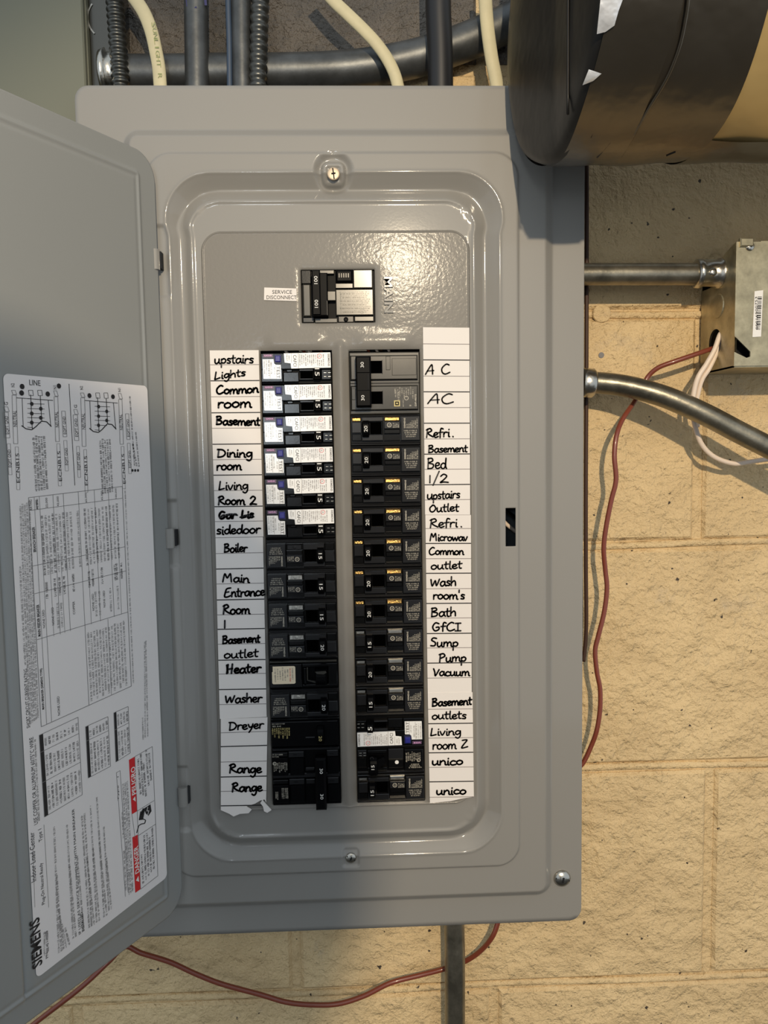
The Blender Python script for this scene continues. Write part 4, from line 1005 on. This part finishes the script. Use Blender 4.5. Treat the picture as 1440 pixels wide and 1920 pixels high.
strip('handwritten paper strip at middle right, reading Refri. to Vacuum', ((797.5, 965.5), (802, 1299)), ((883, 965.5), (884.5, 1298)),
      [991, 1019, 1047.6, 1075, 1104, 1131.5, 1159, 1188, 1215, 1243.4, 1271.4], {1, 3, 5, 7, 9},
      [('Refri.', 806, 868, 990, 9, .03, 1.4), ('Microwav', 806, 877, 1014, 7.5, 0, 1.4), ('Common', 804, 870, 1040, 7.5, 0, 1.4), ('outlet', 808, 867, 1068, 8, .05, 1.4), ('Wash', 807, 856, 1099, 9, .02, 1.5), ("room's", 812, 872, 1123, 8.5, 0, 1.5),
       ('Bath', 808, 856, 1156, 9, .03, 1.5), ('GfCI', 810, 864, 1183, 8.5, 0, 1.5), ('Sump', 807, 860, 1212, 8.5, 0, 1.5), ('Pump', 823, 875, 1241, 8.5, .02, 1.5), ('Vacuum', 812, 881, 1267, 8, 0, 1.5)])
strip('handwritten paper strip at lower right, reading Basement outlets to unico', ((802, 1299), (806, 1506)), ((886, 1298), (888.5, 1494)),
      [1330, 1357, 1384, 1411.6, 1439, 1466, 1495], {1, 3, 5}, [('Basement', 810, 885, 1325, 8, .06, 1.6), ('outlets', 810, 875, 1349, 8, .03, 1.4), ('Living', 807, 865, 1379, 7.5, .02, 1.4), ('room 3', 811, 878, 1405, 9, .03, 1.4), ('unico', 810, 869, 1435, 8, .02, 1.6), ('unico', 818, 875, 1490, 8, .02, 1.6)],
      torn=[(868, 1497), (845, 1502), (815, 1505)], y=-.0008)
g = G(); f = [P(px, py, .0000) for px, py in ((495.5, 539), (556, 541), (556, 564.5), (495, 562.5))]
g.add(f + [(p[0], .0012, p[2]) for p in f], [(0, 1, 2, 3), (0, 1, 5, 4), (1, 2, 6, 5), (2, 3, 7, 6), (3, 0, 4, 7)], 'paper')
for s_, px, py, wd in (('SERVICE', 529, 547.5, 36), ('DISCONNECT', 528, 557.5, 55)):
    x, z = PX(px, py, 0); text(g, s_, planefn(x, z, -.012, -.0002), wd * U, 6.6 * U, 'ink')
tag(link('service_sticker', g.mesh('service_sticker')), 'small white sticker reading SERVICE DISCONNECT left of the main switch', 'label')

# ================================================================== CONDUITS, CABLES AND WIRES ABOVE
def line3(pxs, ys):
    return [P(a, b_, y) for (a, b_), y in zip(pxs, ys if isinstance(ys, (list, tuple)) else [ys] * len(pxs))]
def runthing(name, label, cat, pts, r, mt, group=None, **kw):
    g = tube(pts, r, mt, **kw); return tag(link(name, g.mesh(name, True)), label, cat, group)
def flexr(r, pitch): return lambda L_: r * (1 + .10 * math.sin(2 * math.pi * L_ / pitch))
o = runthing('flexible_conduit', 'ribbed steel flexible conduit entering the panel top at the far left', 'conduit', line3([(212, -60), (216, 10), (221, 80), (226, 150), (228, 185)], .030), .0068, 'flex', 'flexible conduits above the panel', n=24, rf=flexr(.0068, .0052), sub=60)
o = runthing('flexible_conduit', 'ribbed steel flexible conduit beside the pair of thin conduits above the panel', 'conduit', line3([(490, -60), (487, 10), (485, 80), (484, 150), (484, 185)], .028), .0070, 'flex', 'flexible conduits above the panel', n=24, rf=flexr(.0070, .0076), sub=60)
o = runthing('straight_conduit', 'steel conduit with blue marker strokes above the panel', 'conduit', line3([(367, -60), (368, 60), (370, 185)], .032), .0097, 'emtdark', 'steel conduits above the panel', n=28)
g = G()
for a, b_, wd in (((360, 0), (367, 15), 4.5), ((349, -10), (352, 12), 5), ((384, -10), (386, 10), 4)):
    q0 = Vector(P(a[0], a[1], .0222 + abs(a[0] - 368) * .00012)); q1 = Vector(P(b_[0], b_[1], .0222 + abs(b_[0] - 368) * .00012)); g.add([tuple(q0 + Vector((-.001, 0, 0))), tuple(q0 + Vector((.001, 0, 0))), tuple(q1 + Vector((.001, 0, 0))), tuple(q1 + Vector((-.001, 0, 0)))], [(0, 1, 2, 3)], 'bluemark')
link('marker_stroke', g.mesh('marker_stroke'), o)
runthing('straight_conduit', 'slimmer steel conduit beside the ribbed one above the panel', 'conduit', line3([(452, -60), (453, 60), (455, 185)], .032), .0080, 'emtdark', 'steel conduits above the panel', n=28)
runthing('slate_cable', 'thin slate blue cable running down between the conduits above the panel', 'cable', line3([(427, -60), (428, 10), (430, 80), (431, 185)], .030), .0024, 'bluecable', n=14)
c1 = runthing('jacketed_cable', 'off-white cable printed SUNLIGHT R curving down at the left above the panel', 'cable', line3([(225, -40), (256, 2), (272, 28), (284, 60), (292, 95), (298, 130), (302, 185)], .022), .0054, 'cable', 'off white cables above the panel', n=20, flat=.55)
g = G()
for i, ch in enumerate('SUNLIGHT R'):
    if ch == ' ': continue
    t_ = i / 9; px, py = 288 + 12 * t_ ** .8, 46 + 96 * t_; x, y_, z = P(px, py, .0185)
    text(g, ch, planefn(x, z, -HP + .12 * (1 - t_), y_ - .0001), .0038 if ch != 'I' else .001, .0032, 'green')
link('printed_word', g.mesh('printed_word'), c1)
runthing('jacketed_cable', 'off-white cable sloping across the big conduit above the panel', 'cable', line3([(590, -40), (624, 0), (652, 27), (680, 54), (706, 82), (727, 112), (742, 145), (752, 190)], .020), .0050, 'cable', 'off white cables above the panel', n=20, flat=.6)
runthing('jacketed_cable', 'off-white cable going down beside the duct above the panel', 'cable', line3([(908, -40), (911, 15), (915, 60), (922, 110), (930, 150), (936, 190)], .022), .0056, 'cable', 'off white cables above the panel', n=20, flat=.6)
runthing('black_pipe', 'black plastic pipe standing on the panel top near the duct', 'pipe', line3([(821, -60), (822, 20), (825, 100), (826, 185)], .024), .0105, 'blackpipe', n=28)
bc = runthing('large_conduit', 'thick grey steel conduit running behind the cables and bending up to the right', 'conduit', line3([(205, 139), (300, 139), (420, 137), (540, 136), (640, 132), (720, 122), (800, 104), (880, 76), (960, 40), (1060, -10)], [.046] * 10), .0150, 'emtdark', n=36)
g = G(); c0 = P(216, 139, .046)
g.revolve((c0[0] - .010, c0[1], c0[2]), (1, 0, 0), [(0, .018), (.004, .0195), (.005, .0165), (.016, .0165), (.017, .0195), (.022, .0195), (.023, .016)], 'steel', 30); link('connector', g.mesh('connector', True), bc)
# steel gutter box at the left and the painted cabinet
g = G(); a0 = PX(163, 60, .034)[0]; a1 = PX(204, 60, .036)[0]; g.box(a0, a1 + .010, .262, .60, WY + .003, .040, 'darkmetal', .0008)
g.box(a0 - .0022, a0, .262, .60, WY + .003, .034, 'cabinet', .0003)
x, z = PX(205, 35, .040)
for i in range(14):  # flat bright steel arc paints the highlight of a round ring
    A0, A1 = math.radians(140 + 6 * i), math.radians(146 + 6 * i); R_ = .0180
    g.face([(x + R_ * math.cos(A0), .0392, z + R_ * math.sin(A0)), (x + (R_ - .0012) * math.cos(A0), .0392, z + (R_ - .0012) * math.sin(A0)), (x + (R_ - .0012) * math.cos(A1), .0392, z + (R_ - .0012) * math.sin(A1)), (x + R_ * math.cos(A1), .0392, z + R_ * math.sin(A1))], 'steel')
tag(link('steel_gutter', g.mesh('steel_gutter')), 'dark galvanised steel gutter box above the panel at the left', 'box')
g = G(); e0 = PX(156.5, 60, .028)[0]; g.box(-.62, e0, .02, .62, WY + .003, .028, 'cabinet', .0012)
tag(link('painted_cabinet', g.mesh('painted_cabinet')), 'smooth grey-green painted steel cabinet behind the open door at top left', 'cabinet')

# ================================================================== DUCT
duct = thing('insulated_duct', 'fat horizontal duct wrapped in metallic tape across the top right corner', 'duct', (.4, -.095, .2))
DYC, DZC = -.102, .3085
def cyl(px, py, R=.1108):
    """point where the pixel's line of sight meets the duct"""
    d = ray(px, py); k = d[2]
    # y = t - DC, z = k t ; (y-DYC)^2 + (z-DZC)^2 = R^2
    A = 1 + k * k; Bq = -2 * ((DC + DYC) + k * DZC); Cq = (DC + DYC) ** 2 + DZC ** 2 - R * R
    D = max(Bq * Bq - 4 * A * Cq, 0); t = (-Bq - math.sqrt(D)) / (2 * A)
    return (d[0] * t, t - DC, k * t)
def cang(px, py, R=.1108):
    p = cyl(px, py, R); return math.degrees(math.atan2(p[1] - DYC, DZC - p[2]))
JA = cang(1400, 267)
rnd = random.Random(4)
def ductshell(xa, xb, R, mt, a0=0, a1=360, cap=False, wob=.0007, seed=1, slant=0):
    g = G(); n_ = 96; m2 = max(6, int((xb - xa) / .006)); rn = random.Random(seed); ph = [rn.uniform(0, 6.3) for _ in range(6)]
    na = max(8, int(n_ * (a1 - a0) / 360)); closed = a1 - a0 >= 359
    k = g.mi(mt)
    for i in range(m2 + 1):
        x = xa + (xb - xa) * i / m2
        for j in range(na + (0 if closed else 1)):
            a = math.radians(a0 + (a1 - a0) * j / na)
            w_ = wob * (math.sin(3 * a + ph[0] + x * 30) + .8 * math.sin(7 * a + ph[1] - x * 55) + .6 * math.sin(x * 120 + 2 * a + ph[2]))
            y = DYC + (R + w_) * math.sin(a); z = DZC - (R + w_) * math.cos(a)
            xo = slant * (1 - i / m2) * max(0, math.sin(a)) if slant else 0
            g.v.append((x - xo + (.0012 * math.sin(5 * a + ph[3]) if i in (0, m2) else 0), y, z))
    nn = na + (0 if closed else 1)
    for i in range(m2):
        for j in range(na):
            j2 = (j + 1) % nn; g.f.append((i * nn + j, i * nn + j2, (i + 1) * nn + j2, (i + 1) * nn + j)); g.m.append(k)
    return g
link('tape_band', ductshell(.144, .1840, .1125, 'tape', seed=2, slant=.012).mesh('tape_band', True), duct)
link('tape_band', ductshell(.1815, .2365, .1108, 'tape', seed=3).mesh('tape_band', True), duct)
lab(link('tan_shell', ductshell(.2340, .75, .1090, 'jacket', seed=5, wob=.0012).mesh('tan_shell', True), duct), 'tan shell of the duct')
lab(link('tape_strip', ductshell(.2360, .75, .1102, 'tape', JA, 95, seed=6).mesh('tape_strip', True), duct), 'dark strip of tape under the duct')
# seams and creases in the tape, and two near-white patches that paint lamp glints on it
for pts_, r_, mt in (([(1291, -10), (1288, 20), (1276, 80), (1258, 130), (1240, 165), (1215, 205), (1190, 250), (1165, 292)], .0011, 'tape'), ([(1184, 185), (1170, 235), (1143, 268), (1120, 295)], .0006, 'tape_shade'), ([(1128, 205), (1118, 235), (1108, 258)], .0004, 'tape_shade'), ([(1266, 285), (1250, 292)], .0005, 'tape_shade')):
    g = tube([cyl(a, b_, .1122 if a < 1165 else .1112) for a, b_ in pts_], r_, mt, n=8); link('tape_crease', g.mesh('tape_crease', True), duct)
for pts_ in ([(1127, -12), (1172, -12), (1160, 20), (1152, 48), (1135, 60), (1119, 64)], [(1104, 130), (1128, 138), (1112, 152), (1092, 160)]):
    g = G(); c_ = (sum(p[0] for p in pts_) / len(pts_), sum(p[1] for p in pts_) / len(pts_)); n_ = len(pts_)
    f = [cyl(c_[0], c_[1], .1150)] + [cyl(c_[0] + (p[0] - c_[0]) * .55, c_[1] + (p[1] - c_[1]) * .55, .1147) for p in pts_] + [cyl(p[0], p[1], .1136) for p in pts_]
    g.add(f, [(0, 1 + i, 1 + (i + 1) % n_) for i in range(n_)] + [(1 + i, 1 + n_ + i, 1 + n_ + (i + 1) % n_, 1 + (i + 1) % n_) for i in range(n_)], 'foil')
    lab(link('tape_glint', g.mesh('tape_glint', True), duct), 'near-white patch painting a lamp glint on the tape')
# end cap: puckered disc of tape, its dark reflection put into the colour
g = G(); n_ = 72; k = g.mi('tape_shade'); rings = [(0, .0), (.3, -.0005), (.6, -.001), (.85, -.0008), (.94, .0006), (.985, .0026), (1.0, .0075)]
for (fr, dx) in rings:
    for j in range(n_):
        a = 2 * math.pi * j / n_; R_ = .1118 * fr + (.0006 * math.sin(9 * a) if fr > .8 else 0)
        g.v.append((.139 + dx - .013 * max(0, math.sin(a)) * fr, DYC + R_ * math.sin(a), DZC - R_ * math.cos(a)))
for i in range(len(rings) - 1):
    for j in range(n_): j2 = (j + 1) % n_; g.f.append((i * n_ + j2, i * n_ + j, (i + 1) * n_ + j, (i + 1) * n_ + j2)); g.m.append(k)
lab(link('taped_end', g.mesh('taped_end', True), duct), 'taped end of the duct, shade painted into its colour')
# seam of tape on the end
g = G(); pts = [(.1375, DYC - .035, DZC - .10 + .012 * i) for i in range(14)]
tube(pts, .0009, 'tape_shade', n=6, g=g, sub=0); link('tape_seam', g.mesh('tape_seam', True), duct)

# ================================================================== RIGHT SIDE: box, conduits and wires
JY = -.002; jx0 = PX(1379, 570, JY)[0]; jz1 = PX(1385, 452, JY)[1]; jz0 = PX(1372, 689, JY)[1]
jb = thing('junction_box', 'square galvanised steel junction box on the wall at the right edge', 'junction box', (jx0 + .05, WY, jz0))
g = G(); th = .0016; jx1_ = jx0 + .112
# side wall with an open round knockout
hc = (0.033, PX(1345, 642, .032)[1]); HR = .0115
ys = [JY, hc[0] - HR - .002, hc[0] + HR + .002, WY - .003]; zs = [jz0, hc[1] - HR - .002, hc[1] + HR + .002, jz1 - .018, jz1]
def sidequad(y0, y1, z0, z1, t=0):
    for xx in (jx0, jx0 + th): g.face([(xx, y0, z0), (xx, y1, z0), (xx, y1, z1), (xx, y0, z1)], 'boxmetal')
sidequad(ys[0], ys[1], zs[0], zs[3]); sidequad(ys[2], ys[3], zs[0], zs[3]); sidequad(ys[1], ys[2], zs[0], zs[1]); sidequad(ys[1], ys[2], zs[2], zs[3])
n_ = 32
for xx in (jx0, jx0 + th):
    for i in range(n_):
        a, b_ = 2 * math.pi * i / n_, 2 * math.pi * (i + 1) / n_
        sq = lambda t_: (hc[0] + (HR + .002) * math.cos(t_) / max(abs(math.cos(t_)), abs(math.sin(t_))), hc[1] + (HR + .002) * math.sin(t_) / max(abs(math.cos(t_)), abs(math.sin(t_))))
        s0, s1 = sq(a), sq(b_)
        g.face([(xx, hc[0] + HR * math.cos(a), hc[1] + HR * math.sin(a)), (xx, s0[0], s0[1]), (xx, s1[0], s1[1]), (xx, hc[0] + HR * math.cos(b_), hc[1] + HR * math.sin(b_))], 'boxmetal')
for xx in (jx0, jx0 + th): g.face([(xx, ys[0], zs[3]), (xx, ys[0], zs[4]), (xx, .018, zs[4] - .005), (xx, .036, zs[3] + .004), (xx, .040, zs[3])], 'boxmetal'); g.face([(xx, .040, zs[3]), (xx, ys[3], zs[3]), (xx, ys[3], zs[3] - .01), (xx, .040, zs[3] - .01)], 'boxmetal')
g.box(jx0, jx1_, jz0, jz0 + th, WY - .003, JY, 'boxmetal', 0); g.box(jx0 + .02, jx1_, jz1 - th, jz1, WY - .003, JY, 'boxmetal', 0); g.box(jx1_ - th, jx1_, jz0, jz1, WY - .003, JY, 'boxmetal', 0); g.box(jx0, jx1_, jz0, jz1, WY - .001, WY - .003, 'boxmetal', 0)
link('box_body', g.mesh('box_body'), jb)
g = G()   # cover with a slanted screw slot at its lower left corner
pts = [(jx0 - .001, jz1 - .001), (jx1_, jz1 - .001), (jx1_, jz0 + .001), (jx0 - .001, jz0 + .001), (jx0 - .001, jz0 + .0125), (jx0 + .0095, jz0 + .0075), (jx0 + .0125, jz0 + .0085), (jx0 + .0125, jz0 + .0125), (jx0 - .001, jz0 + .0255)]
f = [(a, JY - .0016, b_) for a, b_ in pts]; n_ = len(f)
g.add(f + [(p[0], JY, p[2]) for p in f], [tuple(range(n_)), tuple(range(n_, 2 * n_))] + [(i, (i + 1) % n_, (i + 1) % n_ + n_, i + n_) for i in range(n_)], 'boxmetal')
x_, z_ = PX(1398, 455, JY); g.box(x_ - .006, x_ + .005, z_ - .004, z_ + .003, JY, JY - .004, 'boxmetal', .001)
g.box(jx0 + .004, jx0 + .02, jz0 + .003, jz0 + .03, JY + .012, JY + .010, 'hole', 0)
link('box_cover', g.mesh('box_cover'), jb)
screw(*PX(1404, 463, JY), JY - .0018, .0036, 'steel', jb, .6, .3)
g = G(); bq = [P(a, b_, JY - .0020) for a, b_ in ((1415, 546), (1431, 544), (1427, 631), (1411, 632))]; g.add(bq + [(p[0], JY - .0015, p[2]) for p in bq], [(0, 1, 2, 3), (0, 1, 5, 4), (1, 2, 6, 5), (2, 3, 7, 6), (3, 0, 4, 7)], 'white')
rb = random.Random(8); yy = 556
while yy < 620:
    t_ = rb.choice((.8, .8, 1.6, 2.4)); o_ = -.05 * (yy - 546)
    g.face([P(1421.5 + o_, yy + t_, JY - .0022), P(1429 + o_, yy + t_, JY - .0022), P(1429 + o_, yy, JY - .0022), P(1421.5 + o_, yy, JY - .0022)], 'ink'); yy += t_ + rb.choice((.9, 1.5, 2.1))
c_ = PX(1416.5, 588, 0); text(g, '05016900753', planefn(*PX(1416, 588, JY), HP + .05, JY - .0022), 60 * U, 4.4 * U, 'ink')
lab(link('barcode_sticker', g.mesh('barcode_sticker'), jb), 'narrow white barcode sticker')
g = G(); g.revolve((jx0 + .0002, .028, PX(1337, 575, .03)[1]), (-1, 0, 0), [(0, .0105), (.0010, .0098), (.0012, .0070)], 'boxmetal', 24); link('knockout', g.mesh('knockout', False), jb)
# straight conduit with its connector
sc = runthing('straight_conduit', 'short straight steel conduit joining the panel side to the junction box', 'conduit', [P(1060, 514.5, .026), P(1200, 514, .026), P(1330, 514, .026)], .0092, 'emt', n=32)
cz = P(1200, 514, .026)[2]; cxa = PX(1303, 514, .026)[0]
g = G(); g.revolve((cxa, .026, cz), (1, 0, 0), [(0, .0095), (.0005, .0118), (.0045, .0122), (.006, .0108), (.019, .0108), (.020, .0125), (.0235, .0125), (.024, .009)], 'steel', 32)
link('connector', g.mesh('connector', True), sc)
x_, z_ = cxa + .011, cz - .001; g = G(); g.revolve((x_, .0155, z_), (0, -1, 0), [(-.002, .0034), (0, .0034), (.0008, .0030), (.0012, .001)], 'steel', 16); link('set_screw', g.mesh('set_screw', True), sc)
cc = runthing('curved_conduit', 'thick steel conduit leaving the panel side and sagging down to the right edge', 'conduit', line3([(1060, 714), (1111, 717), (1155, 721), (1200, 730), (1255, 747), (1324, 778), (1385, 810), (1440, 838), (1500, 868), (1570, 905)], [.028, .027, .024, .019, .014, .009, .006, .003, .001, .0]), .0092, 'emt', n=32, sub=10)
cp = P(1101, 717, .027); g = G(); g.revolve((cp[0] - .006, cp[1], cp[2]), (1, -.0, -.06), [(0, .0112), (.001, .0125), (.0105, .0125), (.012, .0112), (.0125, .0095)], 'steel', 32); link('connector', g.mesh('connector', True), cc)
RW = [(1352, 650), (1335, 654), (1305, 664), (1267, 677), (1235, 689), (1216, 705), (1205, 725), (1190, 752), (1167, 787), (1156, 817), (1152, 855), (1155, 900), (1146, 939), (1136, 991), (1132, 1030), (1135, 1069), (1138, 1103), (1133, 1147), (1122, 1192), (1116, 1220), (1119, 1259), (1125, 1291), (1125, 1330), (1119, 1369), (1108, 1400), (1092, 1432), (1070, 1450)]
RY = [.034, .030, .028, .029, .033, .037, .037, .035, .028, .022, .02, .02, .022, .024, .026, .028, .028, .028, .028, .028, .028, .028, .028, .028, .030, .030, .030]
runthing('red_wire', 'red-brown wire hanging from the junction box down beside the panel', 'wire', line3(RW, RY), .0021, 'redwire', n=14)
runthing('red_wire', 'red-brown insulated wire drooping in a loop below the panel', 'wire', line3([(-22, 1990), (61, 1922), (150, 1853), (205, 1802), (234, 1775), (265, 1787), (319, 1804), (367, 1826), (416, 1845), (489, 1865), (537, 1879), (586, 1884), (635, 1882), (683, 1867), (732, 1843), (785, 1829), (835, 1816), (873, 1802), (902, 1782), (924, 1755), (935, 1725)],
         [.02, .02, .022, .03, .04, .044, .046, .046, .046, .046, .046, .046, .046, .046, .046, .05, .0545, .050, .044, .036, .036]), .0023, 'redwire', n=14)
for lb, pts, ys_ in (('white insulated wire looping from the junction box and off to the right edge', [(1362, 622), (1351, 626), (1340, 655), (1325, 682), (1310, 705), (1302, 730), (1298, 765), (1305, 805), (1317, 835), (1340, 857), (1375, 869), (1405, 866), (1440, 861), (1500, 855)], [.036, .026, .024, .024, .024, .026, .028, .030, .032, .034, .036, .038, .04, .04]),
                     ('second white insulated wire dropping behind the curved conduit', [(1364, 628), (1353, 634), (1343, 662), (1330, 690), (1316, 712), (1308, 740), (1303, 770), (1308, 800)], [.038, .030, .029, .028, .030, .033, .036, .040])):
    runthing('white_wire', lb, 'wire', line3(pts, ys_), .0021, 'whitewire', 'white wires from the junction box', n=14)
runthing('brown_cable', 'dark brown cable running down tight behind the right edge of the panel cover', 'cable', line3([(1098, 250), (1100, 320), (1100, 480), (1099.5, 700), (1098.5, 900), (1098.5, 1060), (1099, 1180), (1094, 1240)], .046), .0019, 'brownwire', n=10)
runthing('straight_conduit', 'steel conduit dropping from the bottom of the panel', 'conduit', [P(851, 1700, .036), P(853, 1800, .036), P(853, 1960, .036), P(853, 2080, .036)], .0093, 'emt', n=32)

# ================================================================== THE PHOTOGRAPHER behind the camera, whose head and arms shade the lower left
M['skin'] = mat('skin', (190, 140, 112), rough=.55); M['shirt'] = mat('navy shirt', (38, 44, 62), rough=.8, bump=.2, bscale=300)
M['hair'] = mat('dark hair', (30, 22, 18), rough=.6); M['phone'] = mat('phone case', (18, 18, 20), rough=.3); M['trousers'] = mat('grey trousers', (58, 58, 60), rough=.85)
person = thing('person', 'person in a navy shirt holding up a phone towards the panel', 'person', (-.02, -1.05, -1.42))
import bmesh
def skinbody(name, verts, edges, radii, mt, parent, root_i=0):
    me = bpy.data.meshes.new(name); bm = bmesh.new(); lay = bm.verts.layers.skin.verify()
    vs = [bm.verts.new(v) for v in verts]
    for a, b_ in edges: bm.edges.new((vs[a], vs[b_]))
    for i, (v, r_) in enumerate(zip(vs, radii)):
        v[lay].radius = (r_, r_) if not isinstance(r_, tuple) else r_; v[lay].use_root = i == root_i
    bm.to_mesh(me); bm.free(); me.materials.append(M[mt]); o = link(name, me, parent)
    sm = o.modifiers.new('skin', 'SKIN'); sm.use_smooth_shade = True
    sb = o.modifiers.new('sub', 'SUBSURF'); sb.levels = 1; sb.render_levels = 2
    return o
V_ = [(-.02, -1.06, -.50), (-.02, -1.06, -.32), (-.01, -1.07, -.16), (.0, -1.06, -.03), (.005, -1.03, .12),        # pelvis .. neck
      (-.16, -1.06, -.04), (-.22, -.96, -.24), (-.13, -.74, -.16), (-.075, -.665, -.10),                              # left arm
      (.16, -1.06, -.04), (.21, -.96, -.26), (.09, -.75, -.19), (.035, -.675, -.125),                                 # right arm
      (-.11, -1.06, -.60), (-.12, -1.04, -.95), (-.12, -1.07, -1.34), (-.12, -.93, -1.39),
      (.07, -1.06, -.60), (.08, -1.04, -.95), (.08, -1.07, -1.34), (.09, -.93, -1.39)]
E_ = [(0, 1), (1, 2), (2, 3), (3, 4), (3, 5), (5, 6), (6, 7), (7, 8), (3, 9), (9, 10), (10, 11), (11, 12), (0, 13), (13, 14), (14, 15), (15, 16), (0, 17), (17, 18), (18, 19), (19, 20)]
R_ = [(.15, .11), (.14, .10), (.16, .11), (.11, .09), .052, .06, .045, .036, .026, .06, .045, .036, .026, .085, .06, .045, .035, .085, .06, .045, .035]
skinbody('body', V_, E_, R_, 'shirt', person)
# head with nose, ears and hair
bm = bmesh.new(); bmesh.ops.create_uvsphere(bm, u_segments=32, v_segments=24, radius=1)
hc_ = Vector((.006, -1.0, .222))
for v in bm.verts:
    x, y, z = v.co
    k_ = 1 - .18 * max(0, -z)
    nose = .022 * math.exp(-((x / .16) ** 2 + ((z + .12) / .22) ** 2)) * (y > 0); brow = .006 * math.exp(-((z - .15) / .1) ** 2) * (y > 0)
    eye = -.006 * (math.exp(-(((x - .38) / .14) ** 2 + (z / .1) ** 2)) + math.exp(-(((x + .38) / .14) ** 2 + (z / .1) ** 2))) * (y > 0)
    mouth = -.004 * math.exp(-((x / .3) ** 2 + ((z + .5) / .05) ** 2)) * (y > 0)
    v.co = Vector((x * .076 * k_, y * .092 * k_ + nose + brow + eye + mouth, z * .118)) + hc_
me = bpy.data.meshes.new('head'); bm.to_mesh(me); bm.free(); me.materials.append(M['skin'])
for p in me.polygons: p.use_smooth = True
link('head', me, person)
bm = bmesh.new(); bmesh.ops.create_uvsphere(bm, u_segments=28, v_segments=20, radius=1)
bmesh.ops.delete(bm, geom=[v for v in bm.verts if v.co.z < .12 and v.co.y > .05 or v.co.z < -.45 or (v.co.y > .55 and v.co.z < .5)], context='VERTS')
for v in bm.verts: v.co = Vector((v.co.x * .087, v.co.y * .102, v.co.z * .126)) + hc_
me = bpy.data.meshes.new('hair'); bm.to_mesh(me); bm.free(); me.materials.append(M['hair']); link('hair', me, person)
for sx_ in (-1, 1):
    g = G(); g.revolve((hc_.x + sx_ * .078, hc_.y - .002, hc_.z - .004), (sx_, -.25, 0), [(-.004, .014), (.003, .017), (.006, .013)], 'skin', 16); link('ear', g.mesh('ear', True), person)
# hands: palm and five separate bent fingers each, round the lower half of the phone
def hand(side, wx, wz):
    V = [(wx, -.692, wz)]; E2 = []; Rr = [.021]
    V.append((wx + side * -.004, -.684, wz + .035)); E2.append((0, 1)); Rr.append(.024)
    for k, (dz, L_) in enumerate(((.055, .030), (.035, .034), (.014, .032), (-.006, .026))):
        b0 = len(V); V += [(wx + side * .006, -.655, wz + .03 + dz * .5), (wx - side * .006, -.6355, wz + .03 + dz * .8), (wx - side * (.006 + L_ * .5), -.6350, wz + .034 + dz * .85)]
        E2 += [(1, b0), (b0, b0 + 1), (b0 + 1, b0 + 2)]; Rr += [.0095, .0085, .0070]
    b0 = len(V); V += [(wx + side * .004, -.682, wz + .045), (wx - side * .012, -.670, wz + .062), (wx - side * .026, -.664, wz + .070)]
    E2 += [(1, b0), (b0, b0 + 1), (b0 + 1, b0 + 2)]; Rr += [.012, .010, .008]
    skinbody('hand', V, E2, Rr, 'skin', person)
hand(-1, -.078, -.150); hand(1, .030, -.165)
ph_ = thing('smartphone', 'dark smartphone held up behind the picture plane, its lens at the viewpoint', 'phone', (-.024, -.648, -.135))
g = G(); g.box(-.060, .012, -.135, .012, -.6530, -.6445, 'phone', .0015); link('phone_body', g.mesh('phone_body'), ph_)
g = G(); g.box(-.022, .009, -.024, .009, -.6445, -.6430, 'phone', .0006)
for x_, z_ in ((0, 0), (-.014, -.015)): g.revolve((x_, -.643, z_), (0, 1, 0), [(0, .0062), (.0012, .0062), (.0014, .004)], 'black', 20)
link('camera_bump', g.mesh('camera_bump'), ph_)
